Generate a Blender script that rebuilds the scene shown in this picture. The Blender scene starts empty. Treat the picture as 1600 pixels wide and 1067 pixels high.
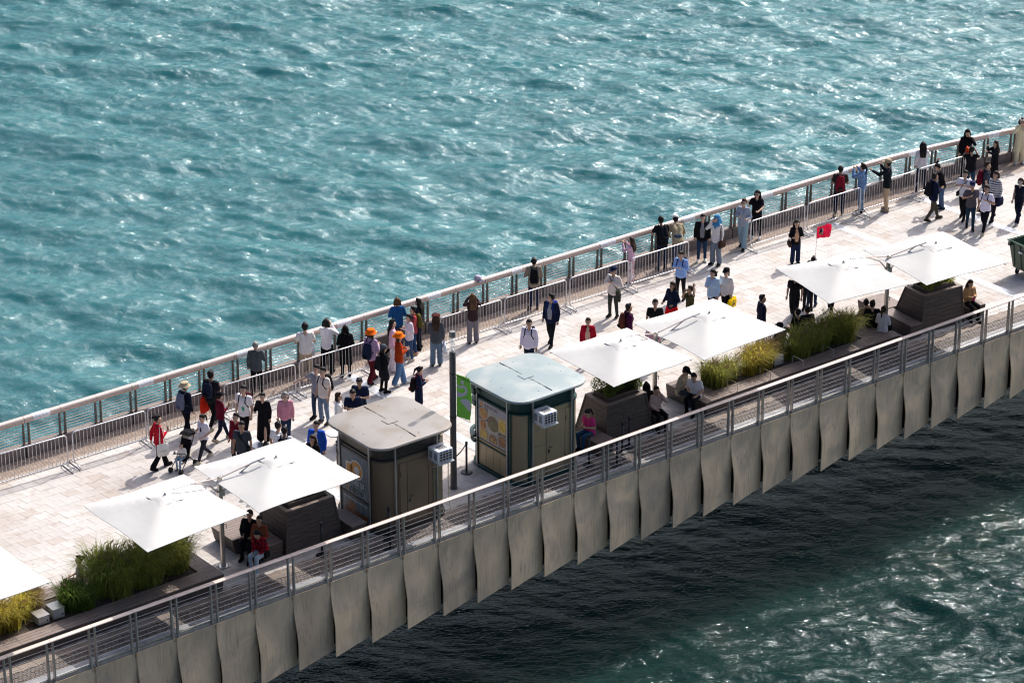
import bpy, bmesh, math, random
import numpy as np
from mathutils import Vector, Matrix, Euler
R = math.radians
random.seed(7)
rng = np.random.default_rng(11)
scene = bpy.context.scene
C = scene.collection
PI = math.pi
# ---------------------------------------------------------------- camera
# world frame: +X runs along the promenade (away to the right), +Y towards the open harbour,
# z = 0 is the paving, y = 0 the near railing.
CAM = Vector((-46.0, -53.08, 35.0)); PITCH = R(23.9); FPX = 4430.0; YAW = R(-38.3)
cam = bpy.data.cameras.new('camera')
cam.sensor_width = 36.0
cam.lens = 36.0 * FPX / 1600.0
cam.clip_start = 1.0
cam.clip_end = 6000.0
cam_o = bpy.data.objects.new('camera', cam)
cam_o.location = CAM
cam_o.rotation_euler = (PI / 2 - PITCH, 0, YAW)
C.objects.link(cam_o)
scene.camera = cam_o
# ---------------------------------------------------------------- sky and sun
SUN_AZ = R(18.0)      # measured from +X towards +Y
SUN_EL = R(45.5)
world = bpy.data.worlds.new('World')
scene.world = world
world.use_nodes = True
nt = world.node_tree
sky = nt.nodes.new('ShaderNodeTexSky')
sky.sky_type = 'NISHITA'
sky.sun_disc = False
sky.sun_elevation = SUN_EL
sky.sun_rotation = PI / 2 - SUN_AZ
sky.air_density = 1.0
sky.dust_density = 10.0
sky.ozone_density = 6.0
nt.links.new(sky.outputs[0], nt.nodes['Background'].inputs[0])
nt.nodes['Background'].inputs[1].default_value = 0.14
sun = bpy.data.lights.new('sun', 'SUN')
sun.energy = 4.1
sun.angle = R(0.5)
sun.color = (1.0, 0.95, 0.87)
sun_o = bpy.data.objects.new('sun', sun)
sd = Vector((math.cos(SUN_AZ) * math.cos(SUN_EL), math.sin(SUN_AZ) * math.cos(SUN_EL), math.sin(SUN_EL)))
sun_o.rotation_euler = (-sd).to_track_quat('-Z', 'Y').to_euler()
sun_o.location = (30, 20, 60)
C.objects.link(sun_o)
scene.view_settings.view_transform = 'Standard'
scene.view_settings.look = 'None'
scene.view_settings.gamma = 1.0
scene.view_settings.use_curve_mapping = False
scene.view_settings.exposure = 0.20
scene.cycles.use_denoising = True
scene.cycles.filter_width = 1.15
scene.cycles.max_bounces = 8
scene.cycles.sample_clamp_indirect = 6.0

# ---------------------------------------------------------------- helpers
def at(px, py, z=0.0):
    """ground point seen at pixel (px, py) of the 1600 x 1067 photograph, at height z"""
    dx = (px - 800) / FPX; dy = -(py - 533.5) / FPX
    Yd = math.cos(PITCH) + dy * math.sin(PITCH); Zd = -math.sin(PITCH) + dy * math.cos(PITCH)
    t = (z - CAM.z) / Zd
    gx, gy = t * dx, t * Yd
    c, s = math.cos(YAW), math.sin(YAW)
    return Vector((CAM.x + c * gx - s * gy, CAM.y + s * gx + c * gy, z))

def pix(p):
    c, s = math.cos(-YAW), math.sin(-YAW)
    dx, dy, dz = p[0] - CAM.x, p[1] - CAM.y, p[2] - CAM.z
    gx, gy = c * dx - s * dy, s * dx + c * dy
    d = gy * math.cos(PITCH) - dz * math.sin(PITCH); u = dz * math.cos(PITCH) + gy * math.sin(PITCH)
    return 800 + FPX * gx / d, 533.5 - FPX * u / d

def tag(o, label=None, cat=None, group=None, kind=None):
    if label: o['label'] = label
    if cat: o['category'] = cat
    if group: o['group'] = group
    if kind: o['kind'] = kind
    return o

def empty(name, loc=(0, 0, 0), rz=0.0, parent=None):
    o = bpy.data.objects.new(name, None)
    o.empty_display_size = 0.1
    o.location = loc; o.rotation_euler = (0, 0, rz)
    C.objects.link(o)
    if parent: o.parent = parent
    return o

def thing(name, label, cat, loc=(0, 0, 0), rz=0.0, group=None):
    return tag(empty(name, loc, rz), label, cat, group)

class MB:
    """collects simple solids and links them as ONE mesh object"""
    def __init__(s): s.v = []; s.f = []; s.m = []; s.mi = 0
    def add(s, vs, fs):
        b = len(s.v); s.v.extend([tuple(p) for p in vs])
        for f in fs: s.f.append(tuple(i + b for i in f)); s.m.append(s.mi)
        return s
    def box(s, c, d, rz=0.0, M=None):
        x, y, z = d[0] / 2, d[1] / 2, d[2] / 2
        vs = [Vector((i, j, k)) for k in (-z, z) for j in (-y, y) for i in (-x, x)]
        rot = M if M is not None else Matrix.Rotation(rz, 3, 'Z')
        vs = [rot @ p + Vector(c) for p in vs]
        return s.add(vs, [(0, 2, 3, 1), (4, 5, 7, 6), (0, 1, 5, 4), (2, 6, 7, 3), (0, 4, 6, 2), (1, 3, 7, 5)])
    def box2(s, a, b):
        return s.box([(a[i] + b[i]) / 2 for i in range(3)], [abs(b[i] - a[i]) for i in range(3)])
    def prism(s, poly, z0, z1):
        n = len(poly)
        vs = [(p[0], p[1], z0) for p in poly] + [(p[0], p[1], z1) for p in poly]
        fs = [tuple(range(n - 1, -1, -1)), tuple(range(n, 2 * n))]
        fs += [(i, (i + 1) % n, n + (i + 1) % n, n + i) for i in range(n)]
        return s.add(vs, fs)
    def loft(s, rings, cap=True):
        n = len(rings[0]); vs = [p for r in rings for p in r]; fs = []
        for k in range(len(rings) - 1):
            for i in range(n):
                j = (i + 1) % n
                fs.append((k * n + i, k * n + j, (k + 1) * n + j, (k + 1) * n + i))
        if cap:
            fs.append(tuple(range(n - 1, -1, -1))); fs.append(tuple((len(rings) - 1) * n + i for i in range(n)))
        return s.add(vs, fs)
    def tube(s, pts, r, n=8, cap=True, closed=False):
        pts = [Vector(p) for p in pts]; rs = r if isinstance(r, (list, tuple)) else [r] * len(pts)
        rings = []; up = None
        for i, p in enumerate(pts):
            if closed: d = pts[(i + 1) % len(pts)] - pts[i - 1]
            else: d = (pts[min(i + 1, len(pts) - 1)] - pts[max(i - 1, 0)])
            d = d.normalized() if d.length > 1e-9 else Vector((0, 0, 1))
            if up is None:
                up = Vector((0, 0, 1)) if abs(d.z) < .9 else Vector((1, 0, 0))
            a = d.cross(up)
            if a.length < 1e-6: a = d.cross(Vector((0.3, 1, 0.2)))
            a.normalize(); b = a.cross(d).normalized(); up = b
            rings.append([p + (a * math.cos(2 * PI * k / n) + b * math.sin(2 * PI * k / n)) * rs[i] for k in range(n)])
        if closed: rings.append(rings[0])
        return s.loft(rings, cap and not closed)
    def lathe(s, prof, c=(0, 0, 0), n=16):
        rings = [[(c[0] + r * math.cos(2 * PI * k / n), c[1] + r * math.sin(2 * PI * k / n), c[2] + z) for k in range(n)] for r, z in prof]
        return s.loft(rings)
    def slab(s, q, th):
        """plank with outer corners q (counter-clockwise seen from outside), th thick inwards"""
        q = [Vector(p) for p in q]; nrm = (q[1] - q[0]).cross(q[3] - q[0]).normalized()
        vs = q + [p - nrm * th for p in q]
        return s.add(vs, [(0, 1, 2, 3), (7, 6, 5, 4), (0, 4, 5, 1), (1, 5, 6, 2), (2, 6, 7, 3), (3, 7, 4, 0)])
    def capsule(s, p0, r0, p1, r1, n=8):
        p0 = Vector(p0); p1 = Vector(p1); d = p1 - p0
        L = d.length; d = d / L if L > 1e-6 else Vector((0, 0, 1))
        a = d.cross(Vector((0, 0, 1)) if abs(d.z) < .9 else Vector((1, 0, 0))).normalized(); b = d.cross(a)
        vs = [p0 - d * r0]; nr = 0
        for p, r, angs in ((p0, r0, (-60, -28, 0)), (p1, r1, (0, 28, 60))):
            for g in angs:
                cc, ss = math.cos(R(g)) * r, math.sin(R(g)) * r; nr += 1
                vs += [p + d * ss + (a * math.cos(2 * PI * k / n) + b * math.sin(2 * PI * k / n)) * cc for k in range(n)]
        vs.append(p1 + d * r1); fs = []
        for k in range(n):
            j = (k + 1) % n
            fs.append((0, 1 + j, 1 + k))
            for q in range(nr - 1): fs.append((1 + q * n + k, 1 + q * n + j, 1 + (q + 1) * n + j, 1 + (q + 1) * n + k))
            fs.append((1 + (nr - 1) * n + k, 1 + (nr - 1) * n + j, len(vs) - 1))
        return s.add(vs, fs)
    def chain(s, pr, n=8):
        for (p0, r0), (p1, r1) in zip(pr[:-1], pr[1:]): s.capsule(p0, r0, p1, r1, n)
        return s
    def ball(s, c, r, sc=(1, 1, 1), n=10):
        rings = []
        for g in (-75, -45, -15, 15, 45, 75):
            cc, ss = math.cos(R(g)) * r, math.sin(R(g)) * r
            rings.append([(c[0] + cc * math.cos(2 * PI * k / n) * sc[0], c[1] + cc * math.sin(2 * PI * k / n) * sc[1], c[2] + ss * sc[2]) for k in range(n)])
        return s.loft(rings)
    def mesh(s, name, mats, smooth=False):
        me = bpy.data.meshes.new(name)
        me.from_pydata(s.v, [], s.f)
        for m in (mats if isinstance(mats, (list, tuple)) else [mats]): me.materials.append(m)
        if len(me.materials) > 1: me.polygons.foreach_set('material_index', s.m)
        if smooth: me.polygons.foreach_set('use_smooth', [True] * len(me.polygons))
        me.update()
        return me
    def build(s, name, mats, parent=None, smooth=False, loc=(0, 0, 0), rot=(0, 0, 0)):
        return link(name, s.mesh(name, mats, smooth), parent, loc, rot)

def link(name, me, parent=None, loc=(0, 0, 0), rot=(0, 0, 0)):
    o = bpy.data.objects.new(name, me)
    o.location = loc; o.rotation_euler = rot
    C.objects.link(o)
    if parent: o.parent = parent
    return o

def smooth_by_angle(me, ang=35):
    bm = bmesh.new(); bm.from_mesh(me)
    bmesh.ops.recalc_face_normals(bm, faces=bm.faces)
    for f in bm.faces: f.smooth = True
    for e in bm.edges:
        e.smooth = e.calc_face_angle(0) < R(ang)
    bm.to_mesh(me); bm.free()

def bevel_mesh(me, w, seg=2, ang=30):
    bm = bmesh.new(); bm.from_mesh(me)
    bmesh.ops.recalc_face_normals(bm, faces=bm.faces)
    es = [e for e in bm.edges if len(e.link_faces) == 2 and e.calc_face_angle(0) > R(ang)]
    bmesh.ops.bevel(bm, geom=es, offset=w, segments=seg, profile=.5, affect='EDGES')
    for f in bm.faces: f.smooth = True
    for e in bm.edges: e.smooth = e.calc_face_angle(0) < R(32)
    bm.to_mesh(me); bm.free()

def copy_tree(o, parent=None):
    c = o.copy(); C.objects.link(c); c.parent = parent
    for ch in o.children: copy_tree(ch, c)
    return c

# ---------------------------------------------------------------- materials
def lin(c):
    """sRGB hex string or linear tuple -> linear rgb"""
    if isinstance(c, str):
        c = c.lstrip('#')
        v = [int(c[i:i + 2], 16) / 255 for i in (0, 2, 4)]
        return tuple(x / 12.92 if x <= .04045 else ((x + .055) / 1.055) ** 2.4 for x in v)
    return c
MATS = {}
def mat(name, col, rough=.6, metal=0.0, var=.12, vscale=3.0, bump=0.0, bscale=20.0, stretch=(1, 1, 1), spec=.5, col2=None, gen=False, trans=0.0, tint=None, coat=0.0, lo=.35, hi=.65, detail=5):
    """procedural surface: base colour varied by object-space noise, optional second colour for stains, optional bump"""
    if name in MATS: return MATS[name]
    m = bpy.data.materials.new(name); m.use_nodes = True
    n = m.node_tree.nodes; l = m.node_tree.links; b = n['Principled BSDF']
    col = lin(col)
    tc = n.new('ShaderNodeTexCoord'); mp = n.new('ShaderNodeMapping'); mp.inputs['Scale'].default_value = stretch
    l.new(tc.outputs['Object'], mp.inputs[0])
    nz = n.new('ShaderNodeTexNoise'); nz.inputs['Scale'].default_value = vscale; nz.inputs['Detail'].default_value = detail
    l.new(mp.outputs[0], nz.inputs['Vector'])
    rp = n.new('ShaderNodeValToRGB'); rp.color_ramp.elements[0].position = lo; rp.color_ramp.elements[1].position = hi
    c2 = lin(col2) if col2 is not None else tuple(min(1, x * (1 + var)) for x in col)
    c1 = tuple(x * (1 - var) for x in col)
    rp.color_ramp.elements[0].color = (*c1, 1); rp.color_ramp.elements[1].color = (*c2, 1)
    l.new(nz.outputs[0], rp.inputs[0])
    out = rp.outputs[0]
    if tint:
        src = n.new('ShaderNodeObjectInfo') if tint == 'object' else n.new('ShaderNodeAttribute')
        if tint != 'object': src.attribute_name = tint
        tr = n.new('ShaderNodeValToRGB')
        els = tr.color_ramp.elements
        els[0].position = 0; els[0].color = (.86, .79, .73, 1)
        els[1].position = 1; els[1].color = (1.07, 1.07, 1.07, 1)
        for ps, cc in ((.05, (.90, .85, .80, 1)), (.10, (.96, .94, .92, 1)), (.75, (1.02, 1.0, .985, 1))):
            e = els.new(ps); e.color = cc
        l.new(src.outputs['Random' if tint == 'object' else 'Fac'], tr.inputs[0])
        mx = n.new('ShaderNodeMix'); mx.data_type = 'RGBA'; mx.blend_type = 'MULTIPLY'; mx.inputs[0].default_value = 1
        l.new(out, mx.inputs[6]); l.new(tr.outputs[0], mx.inputs[7]); out = mx.outputs[2]
    l.new(out, b.inputs['Base Color'])
    b.inputs['Roughness'].default_value = rough; b.inputs['Metallic'].default_value = metal
    b.inputs['Specular IOR Level'].default_value = spec
    if coat: b.inputs['Coat Weight'].default_value = coat
    if trans: b.inputs['Transmission Weight'].default_value = trans
    if bump:
        bn = n.new('ShaderNodeTexNoise'); bn.inputs['Scale'].default_value = bscale; bn.inputs['Detail'].default_value = 4
        l.new(mp.outputs[0], bn.inputs['Vector'])
        bp = n.new('ShaderNodeBump'); bp.inputs['Strength'].default_value = 1.0; bp.inputs['Distance'].default_value = bump
        l.new(bn.outputs[0], bp.inputs['Height']); l.new(bp.outputs[0], b.inputs['Normal'])
    MATS[name] = m
    return m
def cloth(col, kind='plain'):
    key = 'cloth_%s_%s' % (col, kind)
    if key in MATS: return MATS[key]
    m = mat(key, col, rough=.9, var=.07, vscale=9, bump=.03, bscale=9, spec=.12, lo=.2, hi=.8)
    if kind != 'plain':
        n = m.node_tree.nodes; l = m.node_tree.links; b = n['Principled BSDF']
        tc = [x for x in n if x.type == 'TEX_COORD'][0]
        def band(axis, sc, w):
            sp = n.new('ShaderNodeSeparateXYZ'); l.new(tc.outputs['Object'], sp.inputs[0])
            a = n.new('ShaderNodeMath'); a.operation = 'MULTIPLY'; a.inputs[1].default_value = sc; l.new(sp.outputs[axis], a.inputs[0])
            f = n.new('ShaderNodeMath'); f.operation = 'FRACT'; l.new(a.outputs[0], f.inputs[0])
            g = n.new('ShaderNodeMath'); g.operation = 'LESS_THAN'; g.inputs[1].default_value = w; l.new(f.outputs[0], g.inputs[0])
            return g.outputs[0]
        dark = {'plaid': (.012, .01, .014, 1), 'stripes': (.03, .035, .06, 1), 'floral': (.5, .12, .2, 1), 'camo': (.02, .03, .01, 1)}[kind]
        src = b.inputs['Base Color'].links[0].from_socket
        mx = n.new('ShaderNodeMix'); mx.data_type = 'RGBA'; mx.inputs[7].default_value = dark
        if kind == 'plaid':
            ad = n.new('ShaderNodeMath'); ad.operation = 'ADD'
            l.new(band(2, 11, .5), ad.inputs[0]); l.new(band(1, 11, .5), ad.inputs[1])
            mu = n.new('ShaderNodeMath'); mu.operation = 'MULTIPLY'; mu.inputs[1].default_value = .47; l.new(ad.outputs[0], mu.inputs[0])
            l.new(mu.outputs[0], mx.inputs[0])
        elif kind == 'stripes': l.new(band(2, 13, .4), mx.inputs[0])
        else:
            v = n.new('ShaderNodeTexNoise'); v.inputs['Scale'].default_value = 14; l.new(tc.outputs['Object'], v.inputs['Vector'])
            g = n.new('ShaderNodeMath'); g.operation = 'GREATER_THAN'; g.inputs[1].default_value = .56; l.new(v.outputs[0], g.inputs[0])
            l.new(g.outputs[0], mx.inputs[0])
        l.new(src, mx.inputs[6]); l.new(mx.outputs[2], b.inputs['Base Color'])
    return m
steel = mat('brushed_steel', (.62, .6, .57), rough=.32, metal=.85, var=.06, vscale=30)
galv = mat('galvanised_steel', (.60, .60, .62), rough=.38, metal=.55, var=.10, vscale=9)
tube_bronze = mat('satin_rail', (.55, .44, .39), rough=.36, metal=.2, var=.07, vscale=2.0, stretch=(.6, 4, 4))
post_bronze = mat('bronze_post', (.17, .135, .11), rough=.42, metal=.5, var=.12)
near_metal = mat('near_rail_metal', (.62, .50, .44), rough=.45, metal=.08, var=.05)
near_post = mat('near_post_metal', (.50, .45, .40), rough=.45, metal=.55, var=.12)
conc = mat('kerb_concrete', (.25, .25, .265), rough=.8, var=.14, vscale=3.5, bump=.004, bscale=30)
plinth_m = mat('plinth_stone', (.20, .165, .15), rough=.7, var=.16, vscale=4, bump=.003, bscale=40)
paver_obj = mat('paver_stone', (.52, .492, .470), rough=.82, var=.07, vscale=2.2, bump=.0025, bscale=55, tint='object')
paver_att = mat('paver_stone_field', (.52, .492, .470), rough=.82, var=.07, vscale=2.2, bump=.0025, bscale=55, tint='tint')
def weathered(m):
    """walked-in dirt and dark gum spots, laid over a paver material in world space"""
    n = m.node_tree.nodes; l = m.node_tree.links; b = n['Principled BSDF']; src = b.inputs['Base Color'].links[0].from_socket
    ge = n.new('ShaderNodeNewGeometry')
    def mul(src, fac, col):
        mx = n.new('ShaderNodeMix'); mx.data_type = 'RGBA'; mx.blend_type = 'MULTIPLY'; mx.inputs[7].default_value = (*col, 1)
        l.new(fac, mx.inputs[0]); l.new(src, mx.inputs[6]); return mx.outputs[2]
    for sc, lo, hi, col in ((.55, .48, .70, (.84, .80, .77)), (2.6, .52, .72, (.80, .75, .70)), (.22, .45, .65, (.93, .92, .93))):
        nz = n.new('ShaderNodeTexNoise'); nz.inputs['Scale'].default_value = sc; nz.inputs['Detail'].default_value = 7; nz.inputs['Roughness'].default_value = .62; l.new(ge.outputs['Position'], nz.inputs['Vector'])
        mr = n.new('ShaderNodeMapRange'); mr.inputs['From Min'].default_value = lo; mr.inputs['From Max'].default_value = hi; l.new(nz.outputs[0], mr.inputs['Value'])
        src = mul(src, mr.outputs[0], col)
    vo = n.new('ShaderNodeTexVoronoi'); vo.inputs['Scale'].default_value = 1.7; l.new(ge.outputs['Position'], vo.inputs['Vector'])
    lt = n.new('ShaderNodeMath'); lt.operation = 'LESS_THAN'; lt.inputs[1].default_value = .045; l.new(vo.outputs['Distance'], lt.inputs[0])
    src = mul(src, lt.outputs[0], (.55, .52, .50)); l.new(src, b.inputs['Base Color'])
paver_tan = mat('tan_paver_stone', (.27, .222, .185), rough=.82, var=.08, vscale=2.2, bump=.0025, bscale=55, tint='tint')
weathered(paver_tan); weathered(paver_obj); weathered(paver_att)
bed = mat('joint_mortar', (.26, .23, .21), rough=.95, var=.15)
sett_m = mat('granite_setts', (.13, .105, .092), rough=.75, var=.3, vscale=9, bump=.004, bscale=60)
pebble_m = mat('washed_pebble', (.34, .28, .235), rough=.85, var=.45, vscale=26, bump=.01, bscale=60)
slat_m = mat('grooved_brick', (.33, .25, .20), rough=.8, var=.2, vscale=6)
timber = mat('dark_timber', (.085, .064, .055), rough=.62, var=.28, vscale=3, stretch=(1, 9, 9), bump=.003, bscale=12)
bench_top = mat('bench_timber', (.215, .165, .145), rough=.62, var=.22, vscale=3, stretch=(1, 10, 10), bump=.003, bscale=12)
core_m = mat('dark_core', (.035, .028, .025), rough=.9)
soil = mat('planting_soil', (.05, .036, .026), rough=.95, var=.4, vscale=12, bump=.02, bscale=25)
plate_m = mat('inlay_steel', (.72, .73, .76), rough=.30, metal=.5, var=.06, vscale=3)
canvas = mat('white_canvas', (.60, .585, .562), rough=.8, var=.06, vscale=.9, bump=.012, bscale=2.2, spec=.2)
dark_metal = mat('dark_metal', (.045, .045, .05), rough=.45, metal=.4)
black_m = mat('black_plastic', (.018, .018, .022), rough=.45)
white_m = mat('white_plastic', (.74, .74, .76), rough=.4)
rubber = mat('black_rubber', (.02, .02, .02), rough=.8)
# ================================================================ WATER
WZ = -4.6
def ocean_tile(L=84.0, N=768, wind=R(222), V=2.9, rms=.066, chop=.6, seed=3):
    g = np.random.default_rng(seed)
    k1 = 2 * np.pi * np.fft.fftfreq(N, L / N)
    kx, ky = np.meshgrid(k1, k1, indexing='ij'); k = np.hypot(kx, ky); k[0, 0] = 1e-6
    Lw = V * V / 9.81
    cs = (kx * math.cos(wind) + ky * math.sin(wind)) / k
    S = np.exp(-1 / (k * Lw) ** 2) / k ** 3.6 * (0.05 + 0.95 * cs ** 4) * np.where(cs < 0, .35, 1) * np.exp(-(k * .05) ** 2)
    S[0, 0] = 0
    h = np.sqrt(S) * (g.standard_normal((N, N)) + 1j * g.standard_normal((N, N)))
    z = np.fft.ifft2(h).real; sc = rms / z.std()
    dx = np.fft.ifft2(-1j * kx / k * h).real * sc; dy = np.fft.ifft2(-1j * ky / k * h).real * sc
    gx = np.fft.ifft2(1j * kx * h).real * sc; gy = np.fft.ifft2(1j * ky * h).real * sc
    return z * sc, -dx * chop, -dy * chop, gx, gy
def water_material():
    """upwelling light from the silty water (independent of the facets) under a rippled Fresnel reflection"""
    m = bpy.data.materials.new('harbour_water'); m.use_nodes = True
    n = m.node_tree.nodes; l = m.node_tree.links; n.remove(n['Principled BSDF'])
    tc = n.new('ShaderNodeNewGeometry')
    nz = n.new('ShaderNodeTexNoise'); nz.inputs['Scale'].default_value = .11; nz.inputs['Detail'].default_value = 4
    l.new(tc.outputs['Position'], nz.inputs['Vector'])
    rp = n.new('ShaderNodeValToRGB'); rp.color_ramp.elements[0].position = .35; rp.color_ramp.elements[1].position = .65
    rp.color_ramp.elements[0].color = (.038, .126, .138, 1); rp.color_ramp.elements[1].color = (.048, .148, .160, 1)
    l.new(nz.outputs[0], rp.inputs[0])
    # base colour by position: darker and greener behind the promenade, teal further out
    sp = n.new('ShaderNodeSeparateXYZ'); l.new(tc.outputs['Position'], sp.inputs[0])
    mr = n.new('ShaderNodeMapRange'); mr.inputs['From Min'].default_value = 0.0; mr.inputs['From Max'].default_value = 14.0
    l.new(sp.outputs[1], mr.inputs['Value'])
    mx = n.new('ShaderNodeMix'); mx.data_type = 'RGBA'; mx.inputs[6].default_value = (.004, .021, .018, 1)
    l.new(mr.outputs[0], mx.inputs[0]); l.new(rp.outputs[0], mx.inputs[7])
    up_ = n.new('ShaderNodeCombineXYZ'); up_.inputs[2].default_value = 1
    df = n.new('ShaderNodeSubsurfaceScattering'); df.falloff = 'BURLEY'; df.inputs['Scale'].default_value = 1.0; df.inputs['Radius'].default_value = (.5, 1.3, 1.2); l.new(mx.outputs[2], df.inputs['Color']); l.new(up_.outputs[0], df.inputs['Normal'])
    rot = n.new('ShaderNodeMapping'); rot.inputs['Rotation'].default_value = (0, 0, R(30)); l.new(tc.outputs['Position'], rot.inputs[0])
    def ripple(scale, sx, sy, detail, rough, dist):
        mp = n.new('ShaderNodeMapping'); mp.inputs['Scale'].default_value = (sx, sy, 1); l.new(rot.outputs[0], mp.inputs[0])
        a = n.new('ShaderNodeTexNoise'); a.inputs['Scale'].default_value = scale; a.inputs['Detail'].default_value = detail; a.inputs['Roughness'].default_value = rough; a.inputs['Distortion'].default_value = dist
        l.new(mp.outputs[0], a.inputs['Vector']); return a.outputs[0]
    h1 = ripple(2.2, .75, 1.4, 3, .5, .7); h2 = ripple(9.0, .7, 1.35, 3, .55, .4)
    b1 = n.new('ShaderNodeBump'); b1.inputs['Strength'].default_value = 1.0; l.new(h1, b1.inputs['Height'])
    md = n.new('ShaderNodeMapRange'); md.inputs['From Min'].default_value = 2; md.inputs['From Max'].default_value = 8; md.inputs['To Min'].default_value = .032; md.inputs['To Max'].default_value = .125
    ab = n.new('ShaderNodeMath'); ab.operation = 'ABSOLUTE'; l.new(sp.outputs[1], ab.inputs[0]); l.new(ab.outputs[0], md.inputs['Value']); 
    gu = n.new('ShaderNodeTexNoise'); gu.inputs['Scale'].default_value = .14; gu.inputs['Detail'].default_value = 3; l.new(rot.outputs[0], gu.inputs['Vector'])
    gm = n.new('ShaderNodeMapRange'); gm.inputs['From Min'].default_value = .36; gm.inputs['From Max'].default_value = .64; gm.inputs['To Min'].default_value = .5; gm.inputs['To Max'].default_value = 1.35; l.new(gu.outputs[0], gm.inputs['Value'])
    gp = n.new('ShaderNodeMath'); gp.operation = 'MULTIPLY'; l.new(md.outputs[0], gp.inputs[0]); l.new(gm.outputs[0], gp.inputs[1]); l.new(gp.outputs[0], b1.inputs['Distance'])
    b2 = n.new('ShaderNodeBump'); b2.inputs['Strength'].default_value = 1.0; b2.inputs['Distance'].default_value = .036; l.new(h2, b2.inputs['Height']); l.new(b1.outputs[0], b2.inputs['Normal'])
    gl = n.new('ShaderNodeBsdfGlossy'); gl.inputs['Roughness'].default_value = .052; gl.inputs['Color'].default_value = (.87, .97, 1.0, 1); l.new(b2.outputs[0], gl.inputs['Normal'])
    fr = n.new('ShaderNodeFresnel'); im = n.new('ShaderNodeMapRange'); im.inputs['From Min'].default_value = 1; im.inputs['From Max'].default_value = 13; im.inputs['To Min'].default_value = 1.34; im.inputs['To Max'].default_value = 1.55; l.new(sp.outputs[1], im.inputs['Value']); l.new(im.outputs[0], fr.inputs['IOR']); l.new(b2.outputs[0], fr.inputs['Normal'])
    mn = n.new('ShaderNodeMath'); mn.operation = 'MINIMUM'; mn.inputs[1].default_value = .45; l.new(fr.outputs[0], mn.inputs[0])
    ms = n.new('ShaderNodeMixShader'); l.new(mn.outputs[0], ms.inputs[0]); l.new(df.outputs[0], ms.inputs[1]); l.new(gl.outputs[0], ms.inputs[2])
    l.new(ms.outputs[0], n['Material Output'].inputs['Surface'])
    return m
def grid_mesh(name, co, nv, n0, n1, m):
    i = np.arange(n0 * n1).reshape(n0, n1)
    q = np.stack([i[:-1, :-1], i[1:, :-1], i[1:, 1:], i[:-1, 1:]], -1).reshape(-1, 4)
    me = bpy.data.meshes.new(name)
    me.vertices.add(len(co)); me.vertices.foreach_set('co', co.astype(np.float32).ravel())
    me.loops.add(q.size); me.loops.foreach_set('vertex_index', q.astype(np.int32).ravel())
    me.polygons.add(len(q)); me.polygons.foreach_set('loop_start', (np.arange(len(q)) * 4).astype(np.int32))
    me.update(calc_edges=True); me.validate()
    me.polygons.foreach_set('use_smooth', [True] * len(me.polygons))
    me.normals_split_custom_set_from_vertices(nv.astype(np.float32))
    me.materials.append(m)
    return me
def build_water():
    L, N = 84.0, 768
    z, dx, dy, gx, gy = [np.pad(a, ((0, 1), (0, 1)), mode='wrap') for a in ocean_tile(L, N)]   # the patch repeats seamlessly
    x0, y0 = -26.0, -15.0; m = water_material()
    idx = np.arange(N + 1) * (L / N)
    X, Y = np.meshgrid(x0 + idx, y0 + idx, indexing='ij')
    def sheet(name, step, w):
        k = (slice(None, None, step), slice(None, None, step)); st = 1.9 * w
        co = np.stack([X + dx * w, Y + dy * w, WZ + z * w], -1)[k]
        nv = np.stack([-gx * st, -gy * st, np.ones_like(gx)], -1); nv /= np.linalg.norm(nv, axis=-1, keepdims=True); nv = nv[k]
        return grid_mesh(name, co.reshape(-1, 3), nv.reshape(-1, 3), co.shape[0], co.shape[1], m)
    # the water right along both sides of the deck lies in its lee
    calm = .30 + .70 * np.clip((np.abs(Y - 1.0) - 2.0) / 6.0, 0, 1)
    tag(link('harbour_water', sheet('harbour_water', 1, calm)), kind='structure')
    outer = sheet('outer_water', 3, np.ones_like(X))
    for i in range(-2, 3):
        for j in range(-1, 4):
            if (i, j) != (0, 0): tag(link('outer_water', outer, None, (i * L, j * L, 0)), kind='structure')
    R_ = 4000; zf = WZ - .45
    me = bpy.data.meshes.new('open_sea'); me.from_pydata([(-R_, -R_, zf), (R_, -R_, zf), (R_, R_, zf), (-R_, R_, zf)], [], [(0, 1, 2, 3)]); me.materials.append(m)
    tag(link('open_sea', me), kind='structure')
build_water()

# ================================================================ DECK
def yfar(x): return 11.08 - (.0126 * (x - 19) ** 2 if x > 19 else 0)
def ynear(x): return 0.0 - (.0126 * (x - 20) ** 2 if x > 20 else 0)
XS = [-44 + 2 * i for i in range(45)]
def strip(mb, f0, f1, z0, z1, x0=-44, x1=44, step=1.0):
    n = max(1, int(round((x1 - x0) / step))); xs = [x0 + (x1 - x0) * i / n for i in range(n + 1)]
    rings = [[(x, f0(x), z0), (x, f1(x), z0), (x, f1(x), z1), (x, f0(x), z1)] for x in xs]
    return mb.loft(rings)
deck = MB(); strip(deck, lambda x: ynear(x) + .06, lambda x: yfar(x) + .18, -.95, -.03, step=2)
deck_o = deck.build('promenade_deck', mat('deck_concrete', (.22, .215, .21), rough=.9, var=.2, vscale=1.2)); tag(deck_o, kind='structure')
pave = MB(); strip(pave, lambda x: ynear(x) + .86, lambda x: yfar(x) - 1.12, -.03, -.009, step=2)
pave_o = pave.build('pavement', bed); tag(pave_o, kind='structure')
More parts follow.
